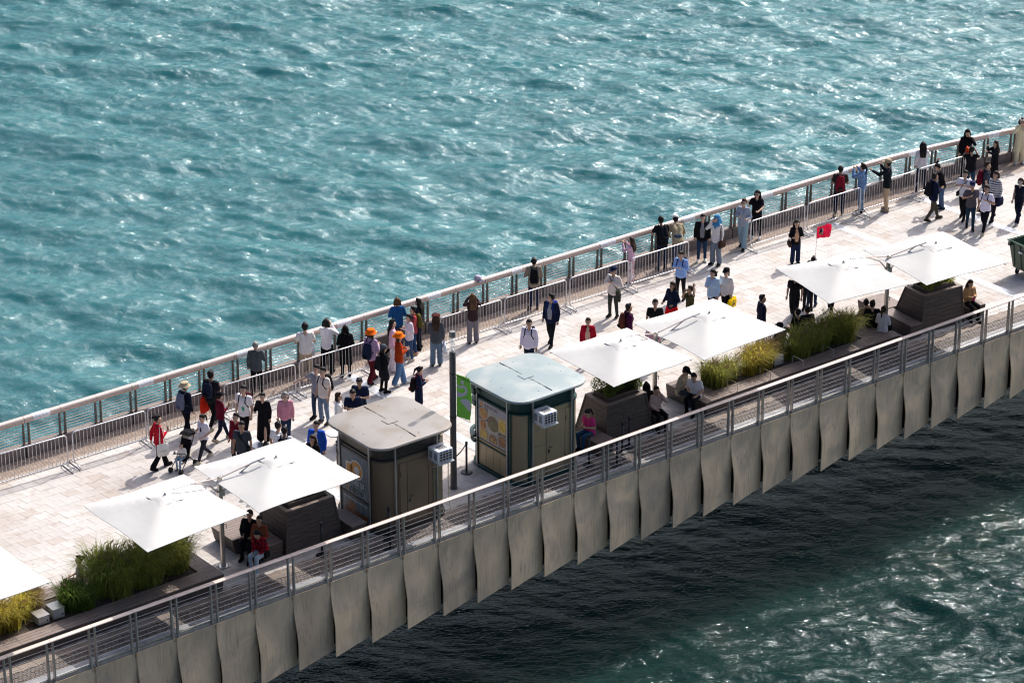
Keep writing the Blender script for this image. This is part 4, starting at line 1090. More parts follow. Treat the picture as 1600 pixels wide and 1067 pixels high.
bflat('figure_arm', [(.02, .56), (.36, .64), (.66, .76), (.78, .90), (.70, 1.00), (.52, 1.02), (.30, .96), (.14, .94), (.02, .99), (.02, .90), (.16, .86), (.36, .90), (.54, .93), (.62, .88), (.50, .79), (.28, .74), (.02, .76)], bw, .008)
bflat('figure_head', [(.40 + .115 * math.cos(2 * PI * k / 16), 1.08 + .06 * math.sin(2 * PI * k / 16)) for k in range(16)], bw, .008)
bflat('figure_body', [(.22, .52), (.50, .62), (.80, .66), (.98, .62), (.99, .40), (.90, .30), (.72, .36), (.46, .44)], bw, .010)
for k in range(4): bflat('small_print', rect(.36, .12 + .035 * k, .36 + .3 + .06 * (k % 2), .128 + .035 * k), mat('banner_ink', (.35, .5, .22)), .008)
bflat('small_print', rect(.58, .03, .70, .045), bw, .008)
for v in (.02, H_ - .02): MB().tube([bpt(-.03, v), bpt(Wd * .98, v - .25)], .008, 6).build('banner_arm', dark_metal, lamp, loc=-Vector((0, 0, 0)))
def stanchion(label, x, y, belt=None, h=.95):
    r = thing('stanchion', label, 'stanchion', (x, y, 0), 0, 'black belt stanchions beside the kiosks')
    me = MB().lathe([(.165, 0), (.165, .012), (.15, .028), (.05, .045), (.032, .05)], n=20).mesh('base', black_m); smooth_by_angle(me, 30); link('base', me, r)
    MB().lathe([(.030, .045), (.030, h - .10)], n=12).build('post', black_m, r, True)
    MB().lathe([(.038, h - .10), (.038, h - .01), (.03, h)], n=12).build('head', black_m, r, True)
    if belt:
        d = Vector((belt[0] - x, belt[1] - y, 0)); n_ = Vector((0, 0, .045))
        pts = [d * (k / 8) + Vector((0, 0, h - .075 - .10 * math.sin(PI * k / 8) * .5)) for k in range(9)]
        mb = MB(); s = Vector((-d.y, d.x, 0)).normalized() * .003
        mb.loft([[p - s, p + s, p + s + n_, p - s + n_] for p in pts]); mb.build('belt', black_m, r)
stanchion('black stanchion standing between the lamp post and the green kiosk, belt towards the lamp post', -3.56, 2.68, (lp.x + .1, lp.y + .05))
stanchion('black stanchion before the planter beside the brown kiosk', -9.42, 1.22)
stanchion('black stanchion nearest to the brown kiosk door', -7.55, .82)
stanchion('black stanchion near the railing below the brown kiosk door', -7.85, .36, (-7.55, .82))
stanchion('black stanchion at the right corner of the green kiosk', -.62, .94)
stanchion('black stanchion before the middle planter, left one of a pair with belt', .62, .98, (.98, 1.10))
stanchion('black stanchion before the middle planter, right one of a pair', .98, 1.10)
stanchion('black stanchion close to the near railing in front of the middle planter', -.05, .42)
# wheeled waste container at the right edge
wc = thing('waste_container', 'dark green open wheeled waste container at the right edge', 'waste container', (19.42, 2.75, 0), R(-4))
wg = mat('container_green', (.028, .060, .035), rough=.45, var=.15, vscale=2)
def tub(z0, z1, ax, ay, bx, by): return [[(-ax, -ay, z0), (ax, -ay, z0), (ax, ay, z0), (-ax, ay, z0)], [(-bx, -by, z1), (bx, -by, z1), (bx, by, z1), (-bx, by, z1)]]
m = MB(); o_ = tub(.24, 1.16, .50, .37, .64, .50); i_ = tub(.29, 1.16, .45, .32, .60, .46)
vs = o_[0] + o_[1] + i_[0] + i_[1]
m.add(vs, [(3, 2, 1, 0)] + [(k, (k + 1) % 4, 4 + (k + 1) % 4, 4 + k) for k in range(4)] + [(8, 9, 10, 11)] + [(12 + k, 12 + (k + 1) % 4, 8 + (k + 1) % 4, 8 + k) for k in range(4)] + [(4 + k, 4 + (k + 1) % 4, 12 + (k + 1) % 4, 12 + k) for k in range(4)])
m.build('tub', wg, wc)
m = MB()
for k in range(4):
    P = [(-.66, -.52), (.66, -.52), (.66, .52), (-.66, .52)]; a, b = P[k], P[(k + 1) % 4]
    m.tube([(a[0], a[1], 1.17), (b[0], b[1], 1.17)], .028, 8)
m.build('rim', mat('container_rim', (.10, .17, .12), rough=.4), wc)
for y in (-.38, .38): MB().box2((-.74, y - .05, 1.02), (-.60, y + .05, 1.16)).build('lifting_lug', wg, wc)
for k in range(3): MB().loft([[(-.66 + .0, -.3 + k * .3 - .03, 1.1), (-.60, -.3 + k * .3 - .03, 1.1), (-.60, -.3 + k * .3 + .03, 1.1), (-.66, -.3 + k * .3 + .03, 1.1)], [(-.53, -.3 + k * .3 - .03, .3), (-.48, -.3 + k * .3 - .03, .3), (-.48, -.3 + k * .3 + .03, .3), (-.53, -.3 + k * .3 + .03, .3)]]).build('rib', wg, wc)
MB().box2((-.652, -.12, .86), (-.60, .02, .92)).build('sticker', white_m, wc)
for x in (-.38, .38):
    for y in (-.28, .28):
        w = MB().lathe([(.04, -.03), (.10, -.03), (.105, -.015), (.105, .015), (.10, .03), (.04, .03)], n=16).build('wheel', rubber, wc, True, loc=(x, y, .105), rot=(PI / 2, 0, .3))
        MB().box2((x - .04, y - .045, .12), (x + .04, y + .045, .25)).build('castor_fork', galv, wc)

# ================================================================ CROWD BARRIERS
def make_barrier(L, label):
    r = thing('crowd_barrier', label, 'barrier', (0, 0, 0), 0, 'steel crowd barriers along the harbour railing')
    zb, zt, c = .20, 1.05, .10
    pts = []
    for cx, cz, a0 in ((L / 2 - c, zt - c, 0), (-L / 2 + c, zt - c, 90), (-L / 2 + .03, zb + .03, 180), (L / 2 - .03, zb + .03, 270)):
        rr = c if cz > .6 else .03
        for k in range(5): g_ = R(a0 + 90 * k / 4); pts.append((cx + rr * math.cos(g_), 0, cz + rr * math.sin(g_)))
    MB().tube(pts, .021, 8, closed=True).build('frame', galv, r, True)
    n = int(round(L / .118))
    bar = MB().tube([(0, 0, zb), (0, 0, zt)], .0075, 6, False).mesh('bar', galv, True)
    for k in range(1, n): link('bar', bar, r, (-L / 2 + L * k / n, 0, 0))
    for s in (-1, 1):
        x = s * (L / 2 - .02)
        MB().tube([(x, 0, zb + .04), (x, 0, .10)], .019, 8).build('leg', galv, r)
        fp = [(x, 0, .11), (x - s * .0, -.10, .13), (x, -.26, .10), (x, -.33, .03), (x, -.30, .017), (x, 0, .017), (x, .30, .017), (x, .33, .03), (x, .26, .10), (x, .10, .13)]
        f = MB().tube(fp, .014, 8, closed=True).build('foot', galv, r, True)
        MB().tube([(s * (L / 2 + .004), 0, .55), (s * (L / 2 + .045), 0, .55), (s * (L / 2 + .05), 0, .50)], .012, 6).build('hook', galv, r)
    return r
BAR = [(-14.4, -12.08, 9.76, 9.66, 'crowd barrier at the far left edge'), (-11.86, -9.55, 9.72, 9.66, 'crowd barrier behind the woman in red with the white tote'), (-9.45, -7.08, 9.70, 9.66, 'crowd barrier behind the bucket hat hiker with grey backpack'),
       (-6.88, -4.48, 9.73, 9.66, 'crowd barrier in front of the grey-haired man at the railing'), (-4.28, -1.84, 9.74, 9.70, 'crowd barrier in front of the white T-shirt man and the photo-taking woman'), (.84, 3.18, 9.73, 9.72, 'crowd barrier behind the long brown-haired woman in grey trousers'),
       (3.32, 5.73, 9.73, 9.70, 'crowd barrier in front of the man in the beige jacket'), (5.91, 8.28, 9.74, 9.72, 'crowd barrier left of the woman in pink at the railing'), (8.44, 10.84, 9.76, 9.74, 'crowd barrier in front of the two people leaning on the railing'),
       (13.62, 16.03, 9.80, 9.79, 'crowd barrier in front of the black-haired woman braiding hair'), (16.18, 18.62, 9.80, 9.79, 'crowd barrier in front of the man with the red backpack'), (18.83, 21.23, 9.82, 9.78, 'crowd barrier in front of the man in khaki trousers'), (21.46, 23.70, 9.84, 9.76, 'crowd barrier farthest right, where a man in black leans')]
for x0, x1, y0, y1, lab in BAR:
    L = math.hypot(x1 - x0, y1 - y0)
    b = make_barrier(L, 'galvanised ' + lab)
    b.location = ((x0 + x1) / 2, (y0 + y1) / 2, 0); b.rotation_euler = (0, 0, math.atan2(y1 - y0, x1 - x0))
# ================================================================ PEOPLE
SKIN = [mat('skin_light', (.52, .33, .235), rough=.5, var=.06), mat('skin_tan', (.40, .235, .155), rough=.5, var=.06), mat('skin_brown', (.24, .125, .075), rough=.5, var=.06)]
HAIRM = {'black': mat('hair_black', (.012, .010, .010), rough=.6, var=.2, vscale=20, spec=.2, bump=.004, bscale=60), 'dark': mat('hair_dark_brown', (.035, .020, .013), rough=.6, var=.25, vscale=20, spec=.2, bump=.004, bscale=60), 'brown': mat('hair_brown', (.10, .05, .025), rough=.6, var=.25, vscale=20, spec=.2, bump=.004, bscale=60), 'grey': mat('hair_grey', (.22, .21, .20), rough=.5, var=.25, vscale=20)}
eye_m = mat('eye_dark', (.012, .01, .01), rough=.25); lip_m = mat('lip', (.28, .09, .07), rough=.5)
sole_m = mat('shoe_sole', (.55, .52, .48), rough=.7)
ARM = {'down': ((-.03, .06, -.27), (.04, .07, -.51)), 'swingf': ((.06, .06, -.26), (.22, .03, -.45)), 'swingb': ((-.12, .06, -.25), (-.14, .05, -.50)),
       'phone': ((.02, .07, -.27), (.22, -.07, -.20)), 'photo': ((.19, .10, -.12), (.29, -.05, .10)), 'face': ((.15, .12, -.15), (.15, -.07, .12)), 'rail': ((.16, .09, -.20), (.38, .00, -.25)),
       'out': ((.10, .22, -.15), (.20, .44, -.27)), 'point': ((.20, .10, -.10), (.44, .08, .0)), 'up': ((.05, .20, .16), (-.02, .04, .36)), 'chest': ((.0, .12, -.26), (.18, -.10, -.13)),
       'hip': ((-.10, .18, -.22), (.02, .02, -.35)), 'lap': ((.03, .07, -.26), (.25, -.04, -.32)), 'fold': ((.05, .10, -.27), (.20, -.15, -.25)), 'push': ((-.02, .10, -.26), (.22, .04, -.36)), 'bag': ((.02, .09, -.26), (.20, .03, -.26))}
GROUP = 'people on the promenade'
bake = []
def vox(mb, name, mats, parent, size, it=2):
    o = mb.build(name, mats, parent, True)
    md = o.modifiers.new('r', 'REMESH'); md.mode = 'VOXEL'; md.voxel_size = size; md.use_smooth_shade = True
    md = o.modifiers.new('s', 'SMOOTH'); md.factor = .5; md.iterations = it
    bake.append([o, None]); return o
def person(label, hd, foot=None, h=None, face=229, stance='stand', arms=('down', 'down'), lean=0, look=0, nod=0, skin=0, hair='short', hc='black', hat=None, top=('tee', 'd8d4d0'), bot=('trousers', '17181c'), shoes='1a1a1c', inner=None, seat=None, w=1.0, stride=24, extra=()):
    """builds one person; hd / foot are the photograph's pixels of the head top and the feet, used to find where the person stands"""
    h0 = h or 1.68
    if seat is not None: pos = at(hd[0], hd[1], seat + .50 * h0); pos.z = 0
    elif foot is not None:
        pos = at(foot[0], foot[1], 0)
        if h is None:
            zs = [1.45 + .01 * k for k in range(46)]; h0 = min(zs, key=lambda z: abs(pix((pos.x, pos.y, z))[1] - hd[1]))
            h0 = min(1.84, max(1.50, h0))
    else: pos = at(hd[0], hd[1], h0); pos.z = 0
    s = h0 / 1.72
    root = thing('person', label, 'person', pos, R(face), GROUP)
    V3 = lambda p: Vector((p[0] * s, p[1] * s, p[2] * s))
    drop = 0.0; pel = .95
    if seat is not None: pel = seat / s + .09
    st = R(stride)
    if stance == 'walk': pel = .95 - .93 * (1 - math.cos(st)) * .9
    ml = Matrix.Rotation(R(lean), 4, 'Y')
    def up(p):          # upper body: leans about the pelvis
        q = Vector((p[0], p[1], p[2] - .95)); q = ml @ q; return V3((q.x, q.y, q.z + pel))
    hm_ = Matrix.Rotation(R(look), 4, 'Z') @ Matrix.Rotation(R(nod), 4, 'Y')
    def hp(p):          # head: turns and nods about the neck
        q = hm_ @ Vector((p[0], p[1], p[2] - 1.50)); return up((q.x + .015, q.y, q.z + 1.50))
    # ---- joints
    sh = {}; el = {}; wr = {}
    for sd, nm in ((1, arms[0]), (-1, arms[1])):
        a = ARM[nm]; S = Vector((0, .175 * w * sd, 1.395)); k = 1 if sd > 0 else -1
        E_ = S + Vector((a[0][0], a[0][1] * k, a[0][2])); W = S + Vector((a[1][0], a[1][1] * k, a[1][2]))
        sh[sd], el[sd], wr[sd] = up(S), up(E_), up(W)
        if lean > 8 and nm in ('down',):       # hanging arms stay plumb
            el[sd] = sh[sd] + V3((.02, .05 * k, -.27)); wr[sd] = sh[sd] + V3((.08, .05 * k, -.51))
    hip = {}; kn = {}; an = {}; toe = {}
    for sd in (1, -1):
        H = Vector((0, .088 * sd, pel - .03)); dirs = Vector((1, 0, 0))
        if seat is not None:
            K = H + Vector((.42, .03 * sd, .015)); A = Vector((K.x - .02 + .05 * sd, K.y, .09)); T = A + Vector((.16, .02 * sd, -.05))
        elif stance == 'walk':
            f = 1 if sd > 0 else -1
            if f > 0:
                K = H + Vector((math.sin(st * .95) * .44, 0, -math.cos(st * .95) * .44)); A = K + Vector((math.sin(st * .72) * .41, 0, -math.cos(st * .72) * .41)); A.z = max(A.z, .085); T = A + Vector((.17, .015 * sd, -.03))
            else:
                K = H + Vector((-math.sin(st * .35) * .44, 0, -math.cos(st * .35) * .44)); A = K + Vector((-math.sin(st * 1.45) * .41, 0, -math.cos(st * 1.45) * .41)); A.z = max(A.z, .13); T = A + Vector((.14, .01 * sd, -.095))
        else:
            K = Vector((.025 - .02 * sd, .105 * sd, pel * .53)); A = Vector((-.02 - .03 * sd, .115 * sd, .09)); T = A + Vector((.165, .03 * sd, -.05))
        hip[sd], kn[sd], an[sd], toe[sd] = V3(H), V3(K), V3(A), V3(T)
    # ---- body: one continuous surface
    b = MB()
    def torso(mb, g, z0=.93, sh_r=1.0):
        for sd in (1, -1):
            mb.chain([(up((0, .075 * sd * w, z0)), (.098 + g) * s), (up((.005, .056 * sd * w, 1.12)), (.090 + g) * s), (up((.008, .078 * sd * w, 1.27)), (.098 + g) * s), (up((0, .10 * sd * w, 1.365)), (.072 + g) * s), (sh[sd], (.052 + g * .8) * s)], 10)
    torso(b, 0)
    for sd in (1, -1):
        b.chain([(sh[sd], .052 * s), (el[sd], .040 * s), (el[sd].lerp(wr[sd], .35), .041 * s), (wr[sd], .027 * s)])
        d = (wr[sd] - el[sd]).normalized(); b.capsule(wr[sd], .026 * s, wr[sd] + d * .055 * s, .036 * s)
        b.chain([(hip[sd], .085 * s), (kn[sd], .056 * s), (kn[sd].lerp(an[sd], .3), .057 * s), (an[sd], .038 * s), (toe[sd].lerp(an[sd], .3), .032 * s)])
    b.chain([(up((0, 0, 1.38)), .058 * s), (hp((-.005, 0, 1.52)), .052 * s)])
    b.chain([(hp((.045, 0, 1.525)), .052 * s), (hp((.022, 0, 1.60)), .079 * s), (hp((-.012, 0, 1.632)), .086 * s)], 10)
    b.capsule(hp((.088, 0, 1.605)), .013 * s, hp((.106, 0, 1.578)), .017 * s)
    for sd in (1, -1): b.capsule(hp((0, .082 * sd, 1.61)), .019 * s, hp((.006, .080 * sd, 1.575)), .014 * s)
    body = vox(b, 'body', [SKIN[skin], eye_m, lip_m], root, .017, 2)
    ex = MB()
    for sd in (1, -1):
        d = (wr[sd] - el[sd]).normalized(); side = d.cross(Vector((0, 0, 1)))
        side = side.normalized() if side.length > .2 else Vector((0, 1, 0)); curl = side.cross(d).normalized()
        if curl.dot(Vector((1, 0, 0))) < 0 and abs(d.z) > .7: curl = -curl
        palm = wr[sd] + d * .055 * s
        for k in range(4):
            o0_ = palm + side * (.027 - .018 * k) * s; L = (.075, .084, .080, .062)[k] * s
            a = o0_ + d * L * .55 + curl * .008 * s; c_ = a + d * L * .30 + curl * .022 * s
            ex.tube([o0_, a, c_], [.0105 * s, .0095 * s, .0075 * s], 5)
        t0 = wr[sd] + d * .02 * s + side * .026 * s; ex.tube([t0, t0 + side * .026 * s + d * .03 * s + curl * .01 * s, t0 + side * .030 * s + d * .062 * s + curl * .022 * s], [.012 * s, .011 * s, .008 * s], 5)
        ex.mi = 1; ex.ball(hp((.089, .031 * sd, 1.616)), .0115 * s, (1, 1, 1), 6); ex.mi = 0
    ex.mi = 2; ex.ball(hp((.093, 0, 1.545)), .019 * s, (.6, 1.1, .45), 6)
    bake[-1][1] = ex
    # ---- clothing
    tk, tcol = top[0], top[1]; tm = cloth(tcol, top[2] if len(top) > 2 else 'plain')
    m = MB(); g = .022 if tk in ('tee', 'vest', 'long', 'dress') else .028
    lowz = {'tee': .90, 'vest': .93, 'long': .88, 'jacket': .86, 'coat': .82, 'dress': .85}[tk]
    torso(m, g, lowz)
    if seat is None and tk in ('tee', 'long', 'jacket'):
        m.capsule(up((.0, .06 * w, lowz)), (.105 + g) * s, up((0, -.06 * w, lowz)), (.105 + g) * s, 10)
    if tk in ('coat', 'dress'):
        hemz = .50 if tk == 'coat' else .16
        for sd in (1, -1):
            if seat is None: m.chain([(V3((0, .07 * sd, pel - .05)), .125 * s), (V3((.0, .09 * sd, (pel + hemz) / 2)), .125 * s), (V3((.0, .11 * sd, hemz)), .130 * s)], 10)
    if tk != 'vest':
        for sd in (1, -1):
            r0 = (.052 + g * .8)
            if tk == 'tee': m.chain([(sh[sd], r0 * s), (sh[sd].lerp(el[sd], .62), .062 * s)])
            else: m.chain([(sh[sd], r0 * s), (el[sd], (.046 + g * .55) * s), (el[sd].lerp(wr[sd], .9), (.034 + g * .45) * s)])
    if tk in ('jacket', 'long', 'coat') : m.chain([(up((-.03, .04, 1.43)), .045 * s), (up((-.03, -.04, 1.43)), .045 * s)])
    vox(m, {'tee': 'shirt', 'vest': 'vest', 'long': 'top', 'jacket': 'jacket', 'coat': 'coat', 'dress': 'dress'}[tk], tm, root, .021, 2)
    if inner:
        im = MB()
        for sd in (1, -1): im.chain([(up((.062, .02 * sd, 1.38)), .040 * s), (up((.066, .040 * sd, 1.25)), .076 * s), (up((.058, .035 * sd, 1.10)), .078 * s), (up((.052, .03 * sd, .95)), .082 * s)])
        vox(im, 'inner_shirt', cloth(inner), root, .02)
    bk, bcol = bot[0], bot[1]
    if bk != 'none':
        bm_ = cloth(bcol, bot[2] if len(bot) > 2 else 'plain'); m = MB()
        if bk in ('trousers', 'wide', 'flared', 'shorts'):
            for sd in (1, -1):
                e = {'trousers': (.092, .068, .052), 'wide': (.100, .088, .092), 'flared': (.094, .070, .088), 'shorts': (.1, .09, .09)}[bk]
                ankle = kn[sd].lerp(an[sd], .95)
                m.chain([(hip[sd], e[0] * s * 1.02), (hip[sd].lerp(kn[sd], .5), (e[0] * .6 + e[1] * .45) * s), (kn[sd], e[1] * s), (ankle, e[2] * s)] if bk != 'shorts' else [(hip[sd], e[0] * s), (kn[sd].lerp(hip[sd], .15), e[1] * s)], 10)
                m.capsule(V3((0, .06 * sd * w, pel - .01)), .113 * s, V3((0, .05 * sd * w, pel + .07)), .103 * s, 10)
        elif bk == 'skirt':
            for sd in (1, -1): m.chain([(V3((0, .05 * sd, pel + .07)), .10 * s), (V3((0, .08 * sd, pel - .12)), .13 * s), (V3((.02, .12 * sd, pel - .36)), .14 * s)], 10)
        vox(m, {'skirt': 'skirt', 'shorts': 'shorts'}.get(bk, 'trousers'), bm_, root, .021, 2)
    sm_ = cloth(shoes)
    for sd in (1, -1):
        d = (toe[sd] - an[sd]).normalized(); a = an[sd] - V3((.045, 0, 0)) + V3((0, 0, -.035)); t = toe[sd] + V3((0, 0, .0))
        m = MB(); m.capsule(a, .046 * s, t - d * .02 * s, .042 * s, 8); m.capsule(an[sd] + V3((0, 0, .01)), .046 * s, an[sd].lerp(t, .5), .042 * s, 8)
        so = m.build('shoe', sm_, root, True)
        m = MB(); m.tube([a + V3((0, 0, -.028)), t + V3((.02, 0, -.028))], .030 * s, 8); m.build('sole', sole_m if shoes.lower() not in ('1a1a1c',) else black_m, so, True)
    # ---- hair and hats
    hmat = HAIRM[hc]; m = MB()
    if hair == 'short' or hair == 'bun' or hair == 'pony' or hair == 'bald':
        m.chain([(hp((-.03, 0, 1.592)), .080 * s), (hp((-.026, 0, 1.652)), .092 * s), (hp((.032, 0, 1.704)), .050 * s)], 10)
        m.capsule(hp((-.02, .05, 1.62)), .052 * s, hp((-.02, -.05, 1.62)), .052 * s, 8)
        if hair == 'bun': m.capsule(hp((-.125, 0, 1.675)), .045 * s, hp((-.14, 0, 1.66)), .04 * s)
        if hair == 'pony': m.chain([(hp((-.115, 0, 1.655)), .036 * s), (hp((-.165, 0, 1.58)), .036 * s), (hp((-.16, .01, 1.46)), .030 * s), (hp((-.145, .02, 1.36)), .016 * s)])
    elif hair in ('long', 'bob', 'windy'):
        m.chain([(hp((-.03, 0, 1.60)), .088 * s), (hp((-.024, 0, 1.655)), .095 * s), (hp((.030, 0, 1.708)), .052 * s)], 10)
        low = 1.49 if hair == 'bob' else 1.24
        for k in (-1, 0, 1):
            m.chain([(hp((-.035, .068 * k, 1.64)), .052 * s), (hp((-.055, .080 * k, 1.54)), .052 * s)])
            if hair == 'windy': m.chain([(hp((-.055, .07 * k, 1.56)), .050 * s), (hp((-.16, .06 * k - .03, 1.53 + .03 * k)), .038 * s), (hp((-.30, .05 * k - .06, 1.52 + .05 * k)), .018 * s)])
            elif hair == 'long': m.chain([(hp((-.055, .080 * k, 1.54)), .052 * s), (up((-.105, .075 * k, 1.40)), .048 * s), (up((-.125, .065 * k, low)), .030 * s)])
            else: m.capsule(hp((-.05, .085 * k, 1.56)), .050 * s, hp((-.045, .088 * k, low + .02)), .040 * s)
    elif hair == 'hijab':
        m.chain([(hp((-.035, 0, 1.58)), .108 * s), (hp((-.025, 0, 1.655)), .100 * s), (hp((.03, 0, 1.695)), .062 * s)], 10)
        for k in (-1, 1): m.chain([(hp((-.005, .07 * k, 1.60)), .056 * s), (hp((.02, .06 * k, 1.50)), .062 * s), (up((.02, .10 * k, 1.40)), .075 * s), (up((-.03, .14 * k, 1.30)), .07 * s)])
        m.chain([(hp((.05, 0, 1.475)), .048 * s), (up((.07, 0, 1.36)), .07 * s)])
        if 'drape' in extra: m.chain([(hp((-.06, 0, 1.60)), .10 * s), (up((-.20, -.05, 1.42)), .10 * s), (up((-.30, -.10, 1.20)), .07 * s), (up((-.34, -.12, 1.05)), .03 * s)], 10)
    if hair != 'none':
        if hair == 'hijab': vox(m, 'headscarf', cloth(hat or '111114'), root, .018)
        else: vox(m, 'hair', hmat, root, .016, 2)
    if hat and hair != 'hijab':
        kind, col = hat; hmx = cloth(col)
        T = lambda pts: [hp(p) for p in pts]
        def ring(r, z, n=16, ox=-.01, rx=1.12): return [hp((ox + r * rx * math.cos(2 * PI * k / n), r * math.sin(2 * PI * k / n), z)) for k in range(n)]
        m = MB()
        if kind == 'bucket': m.loft([ring(.175, 1.628), ring(.178, 1.634), ring(.115, 1.69), ring(.104, 1.75), ring(.05, 1.772)])
        elif kind == 'cap':
            m.loft([ring(.103, 1.665), ring(.106, 1.70), ring(.085, 1.748), ring(.03, 1.768)])
            m.loft([[hp((.06, -.085, 1.668)), hp((.06, .085, 1.668)), hp((.06, .085, 1.684)), hp((.06, -.085, 1.684))], [hp((.14, -.075, 1.658)), hp((.14, .075, 1.658)), hp((.14, .075, 1.668)), hp((.14, -.075, 1.668))], [hp((.19, -.04, 1.645)), hp((.19, .04, 1.645)), hp((.19, .04, 1.653)), hp((.19, -.04, 1.653))]])
        elif kind == 'beanie': m.loft([ring(.106, 1.60), ring(.112, 1.64), ring(.108, 1.70), ring(.075, 1.755), ring(.02, 1.775)])
        elif kind == 'beret': m.loft([ring(.10, 1.665), ring(.135, 1.685), ring(.13, 1.725), ring(.07, 1.75)])
        elif kind == 'band': m.loft([ring(.100, 1.655), ring(.108, 1.665), ring(.108, 1.70), ring(.098, 1.712)])
        o = m.build({'cap': 'cap', 'bucket': 'bucket_hat', 'beanie': 'beanie', 'beret': 'beret', 'band': 'headband'}[kind], hmx, root); smooth_by_angle(o.data, 50)
    if 'glasses' in extra:
        m = MB()
        for k in (-1, 1):
            m.ball(hp((.098, .034 * k, 1.615)), .026 * s, (.35, 1.0, .72), 8); m.tube([hp((.092, .062 * k, 1.62)), hp((0, .088 * k, 1.62))], .005 * s, 4)
        m.build('sunglasses', black_m, root)
    if 'mask' in extra:
        m = MB(); m.ball(hp((.078, 0, 1.555)), .052 * s, (.75, 1.15, .8), 10); m.build('face_mask', cloth('9fc4d6'), root, True)
    if 'print' in extra:
        m = MB(); m.ball(up((.098, 0, 1.20)), .07 * s, (.35, 1.0, 1.3), 10); m.build('shirt_print', cloth('2c2f3a'), root, True)
    if 'greenprint' in extra:
        m = MB(); m.ball(up((.094, .03, 1.08)), .07 * s, (.38, .9, 1.3), 10); m.build('shirt_print', cloth('4fa27a'), root, True)
    if 'waistjacket' in extra:
        m = MB()
        for k in (-1, 1): m.chain([(up((-.02, .09 * k, .98)), .10 * s), (up((-.06, .15 * k, .80)), .09 * s), (up((-.08, .17 * k, .58)), .05 * s)])
        vox(m, 'tied_jacket', cloth('33352f'), root, .022)
    if 'socks' in extra:
        for sd in (1, -1): m = MB(); m.capsule(kn[sd].lerp(an[sd], .15), .064 * s, an[sd], .046 * s); m.build('sock', cloth('121214'), root, True)
    return dict(root=root, s=s, up=up, hp=hp, V3=V3, wr=wr, el=el, sh=sh, pos=pos, face=R(face), w=w, label=label)
# ---------------------------------------------------------------- what people carry (things of their own)
def place(p, name, label, cat, group=None):
    r = thing(name, label, cat, p['root'].location, p['face'], group); return r
def backpack(p, label, col, wd=.15, ht=.46, off=.0, col2='15161a', low=0.0, straps=True):
    r = place(p, 'backpack', label, 'backpack', 'backpacks people wear'); up, s = p['up'], p['s']
    m = MB(); c = -.215 + off
    for k in (-1, 1): m.chain([(up((c, wd * .45 * k, 1.00 - low + .03)), .085 * s), (up((c + .01, wd * .45 * k, 1.15 - low)), .095 * s), (up((c + .04, wd * .35 * k, 1.00 - low + ht * .82)), .075 * s)], 10)
    vox(m, 'bag_body', cloth(col), r, .021)
    m = MB(); m.chain([(up((c - .075, -.04, 1.05 - low)), .055 * s), (up((c - .075, .04, 1.05 - low)), .055 * s)]); vox(m, 'front_pocket', cloth(col2), r, .02)
    if straps:
        for k in (-1, 1):
            pts = [up((c + .06, .075 * k, 1.37)), up((-.03, .098 * k, 1.468)), up((.085, .10 * k, 1.42)), up((.128, .105 * k, 1.28)), up((.06, .155 * k, 1.14)), up((-.10, .13 * k, 1.05))]
            mb = MB(); mb.tube(pts, .017 * s, 6); mb.build('shoulder_strap', cloth(col2), r, True)
    return r
def tote(p, label, col, side=-1, hand=None, wd=.34, ht=.36, drop=.30, name='tote_bag', patt=None, fwd=.0, out=.0, shoulder=False):
    """soft bag hanging from a hand or a shoulder by two straps"""
    r = place(p, name, label, 'bag', 'bags people carry'); s = p['s']
    if shoulder: hx = p['up']((.0, (.19 + out) * side, 1.44)); base = hx + Vector((.02, .05 * side, -.50 * s))
    else: hx = p['wr'][side] + Vector((0, 0, -.05 * s)); base = hx + Vector((fwd, .02 * side, -drop * s))
    m = MB(); th = .05
    def rg(z, f, t): return [(base.x - wd / 2 * f, base.y - t, base.z + z), (base.x + wd / 2 * f, base.y - t, base.z + z), (base.x + wd / 2 * f, base.y + t, base.z + z), (base.x - wd / 2 * f, base.y + t, base.z + z)]
    m.loft([rg(-ht, .86, th * .7), rg(-ht + .04, .95, th), rg(-ht * .4, 1.0, th * 1.1), rg(0, .97, th * .35)])
    me = m.mesh('bag_body', cloth(col, patt or 'plain')); bevel_mesh(me, .018, 2); link('bag_body', me, r)
    for t in (-.02, .02):
        mb = MB(); mb.tube([(base.x - wd * .25, base.y + t, base.z - .02), (hx.x - .03, hx.y + t * .5, hx.z), (hx.x + .03, hx.y + t * .5, hx.z), (base.x + wd * .25, base.y + t, base.z - .02)], .010, 6); mb.build('strap', cloth(col), r, True)
    return r, base
def phone(p, label, side=-1, off=(.06, 0, .05)):
    r = place(p, 'phone', label, 'phone', 'phones people hold'); w = p['wr'][side]; d = (w - p['el'][side]).normalized()
    c = w + d * .10 * p['s'] + Vector((0, 0, .03))
    me = MB().box((c.x, c.y, c.z), (.012, .072, .15)).mesh('case', black_m); bevel_mesh(me, .004, 1); link('case', me, r)
    MB().box((c.x - .008, c.y, c.z), (.003, .064, .138)).build('screen', mat('phone_glass', (.03, .035, .045), rough=.1), r)
def crossbag(p, label, col, side=1):
    r = place(p, 'shoulder_bag', label, 'bag', 'bags people carry'); up, s = p['up'], p['s']
    me = MB().box(up((.06, .20 * side, .92)), (.20, .085, .16)).mesh('bag_body', cloth(col)); bevel_mesh(me, .025, 2); link('bag_body', me, r)
    MB().tube([up((.06, .18 * side, 1.0)), up((.118, .06 * side, 1.2)), up((.11, -.08 * side, 1.38)), up((-.01, -.11 * side, 1.462)), up((-.13, -.02 * side, 1.30)), up((-.12, .12 * side, 1.06)), up((.03, .20 * side, 1.0))], .013, 6).build('strap', cloth(col), r, True)
    return r
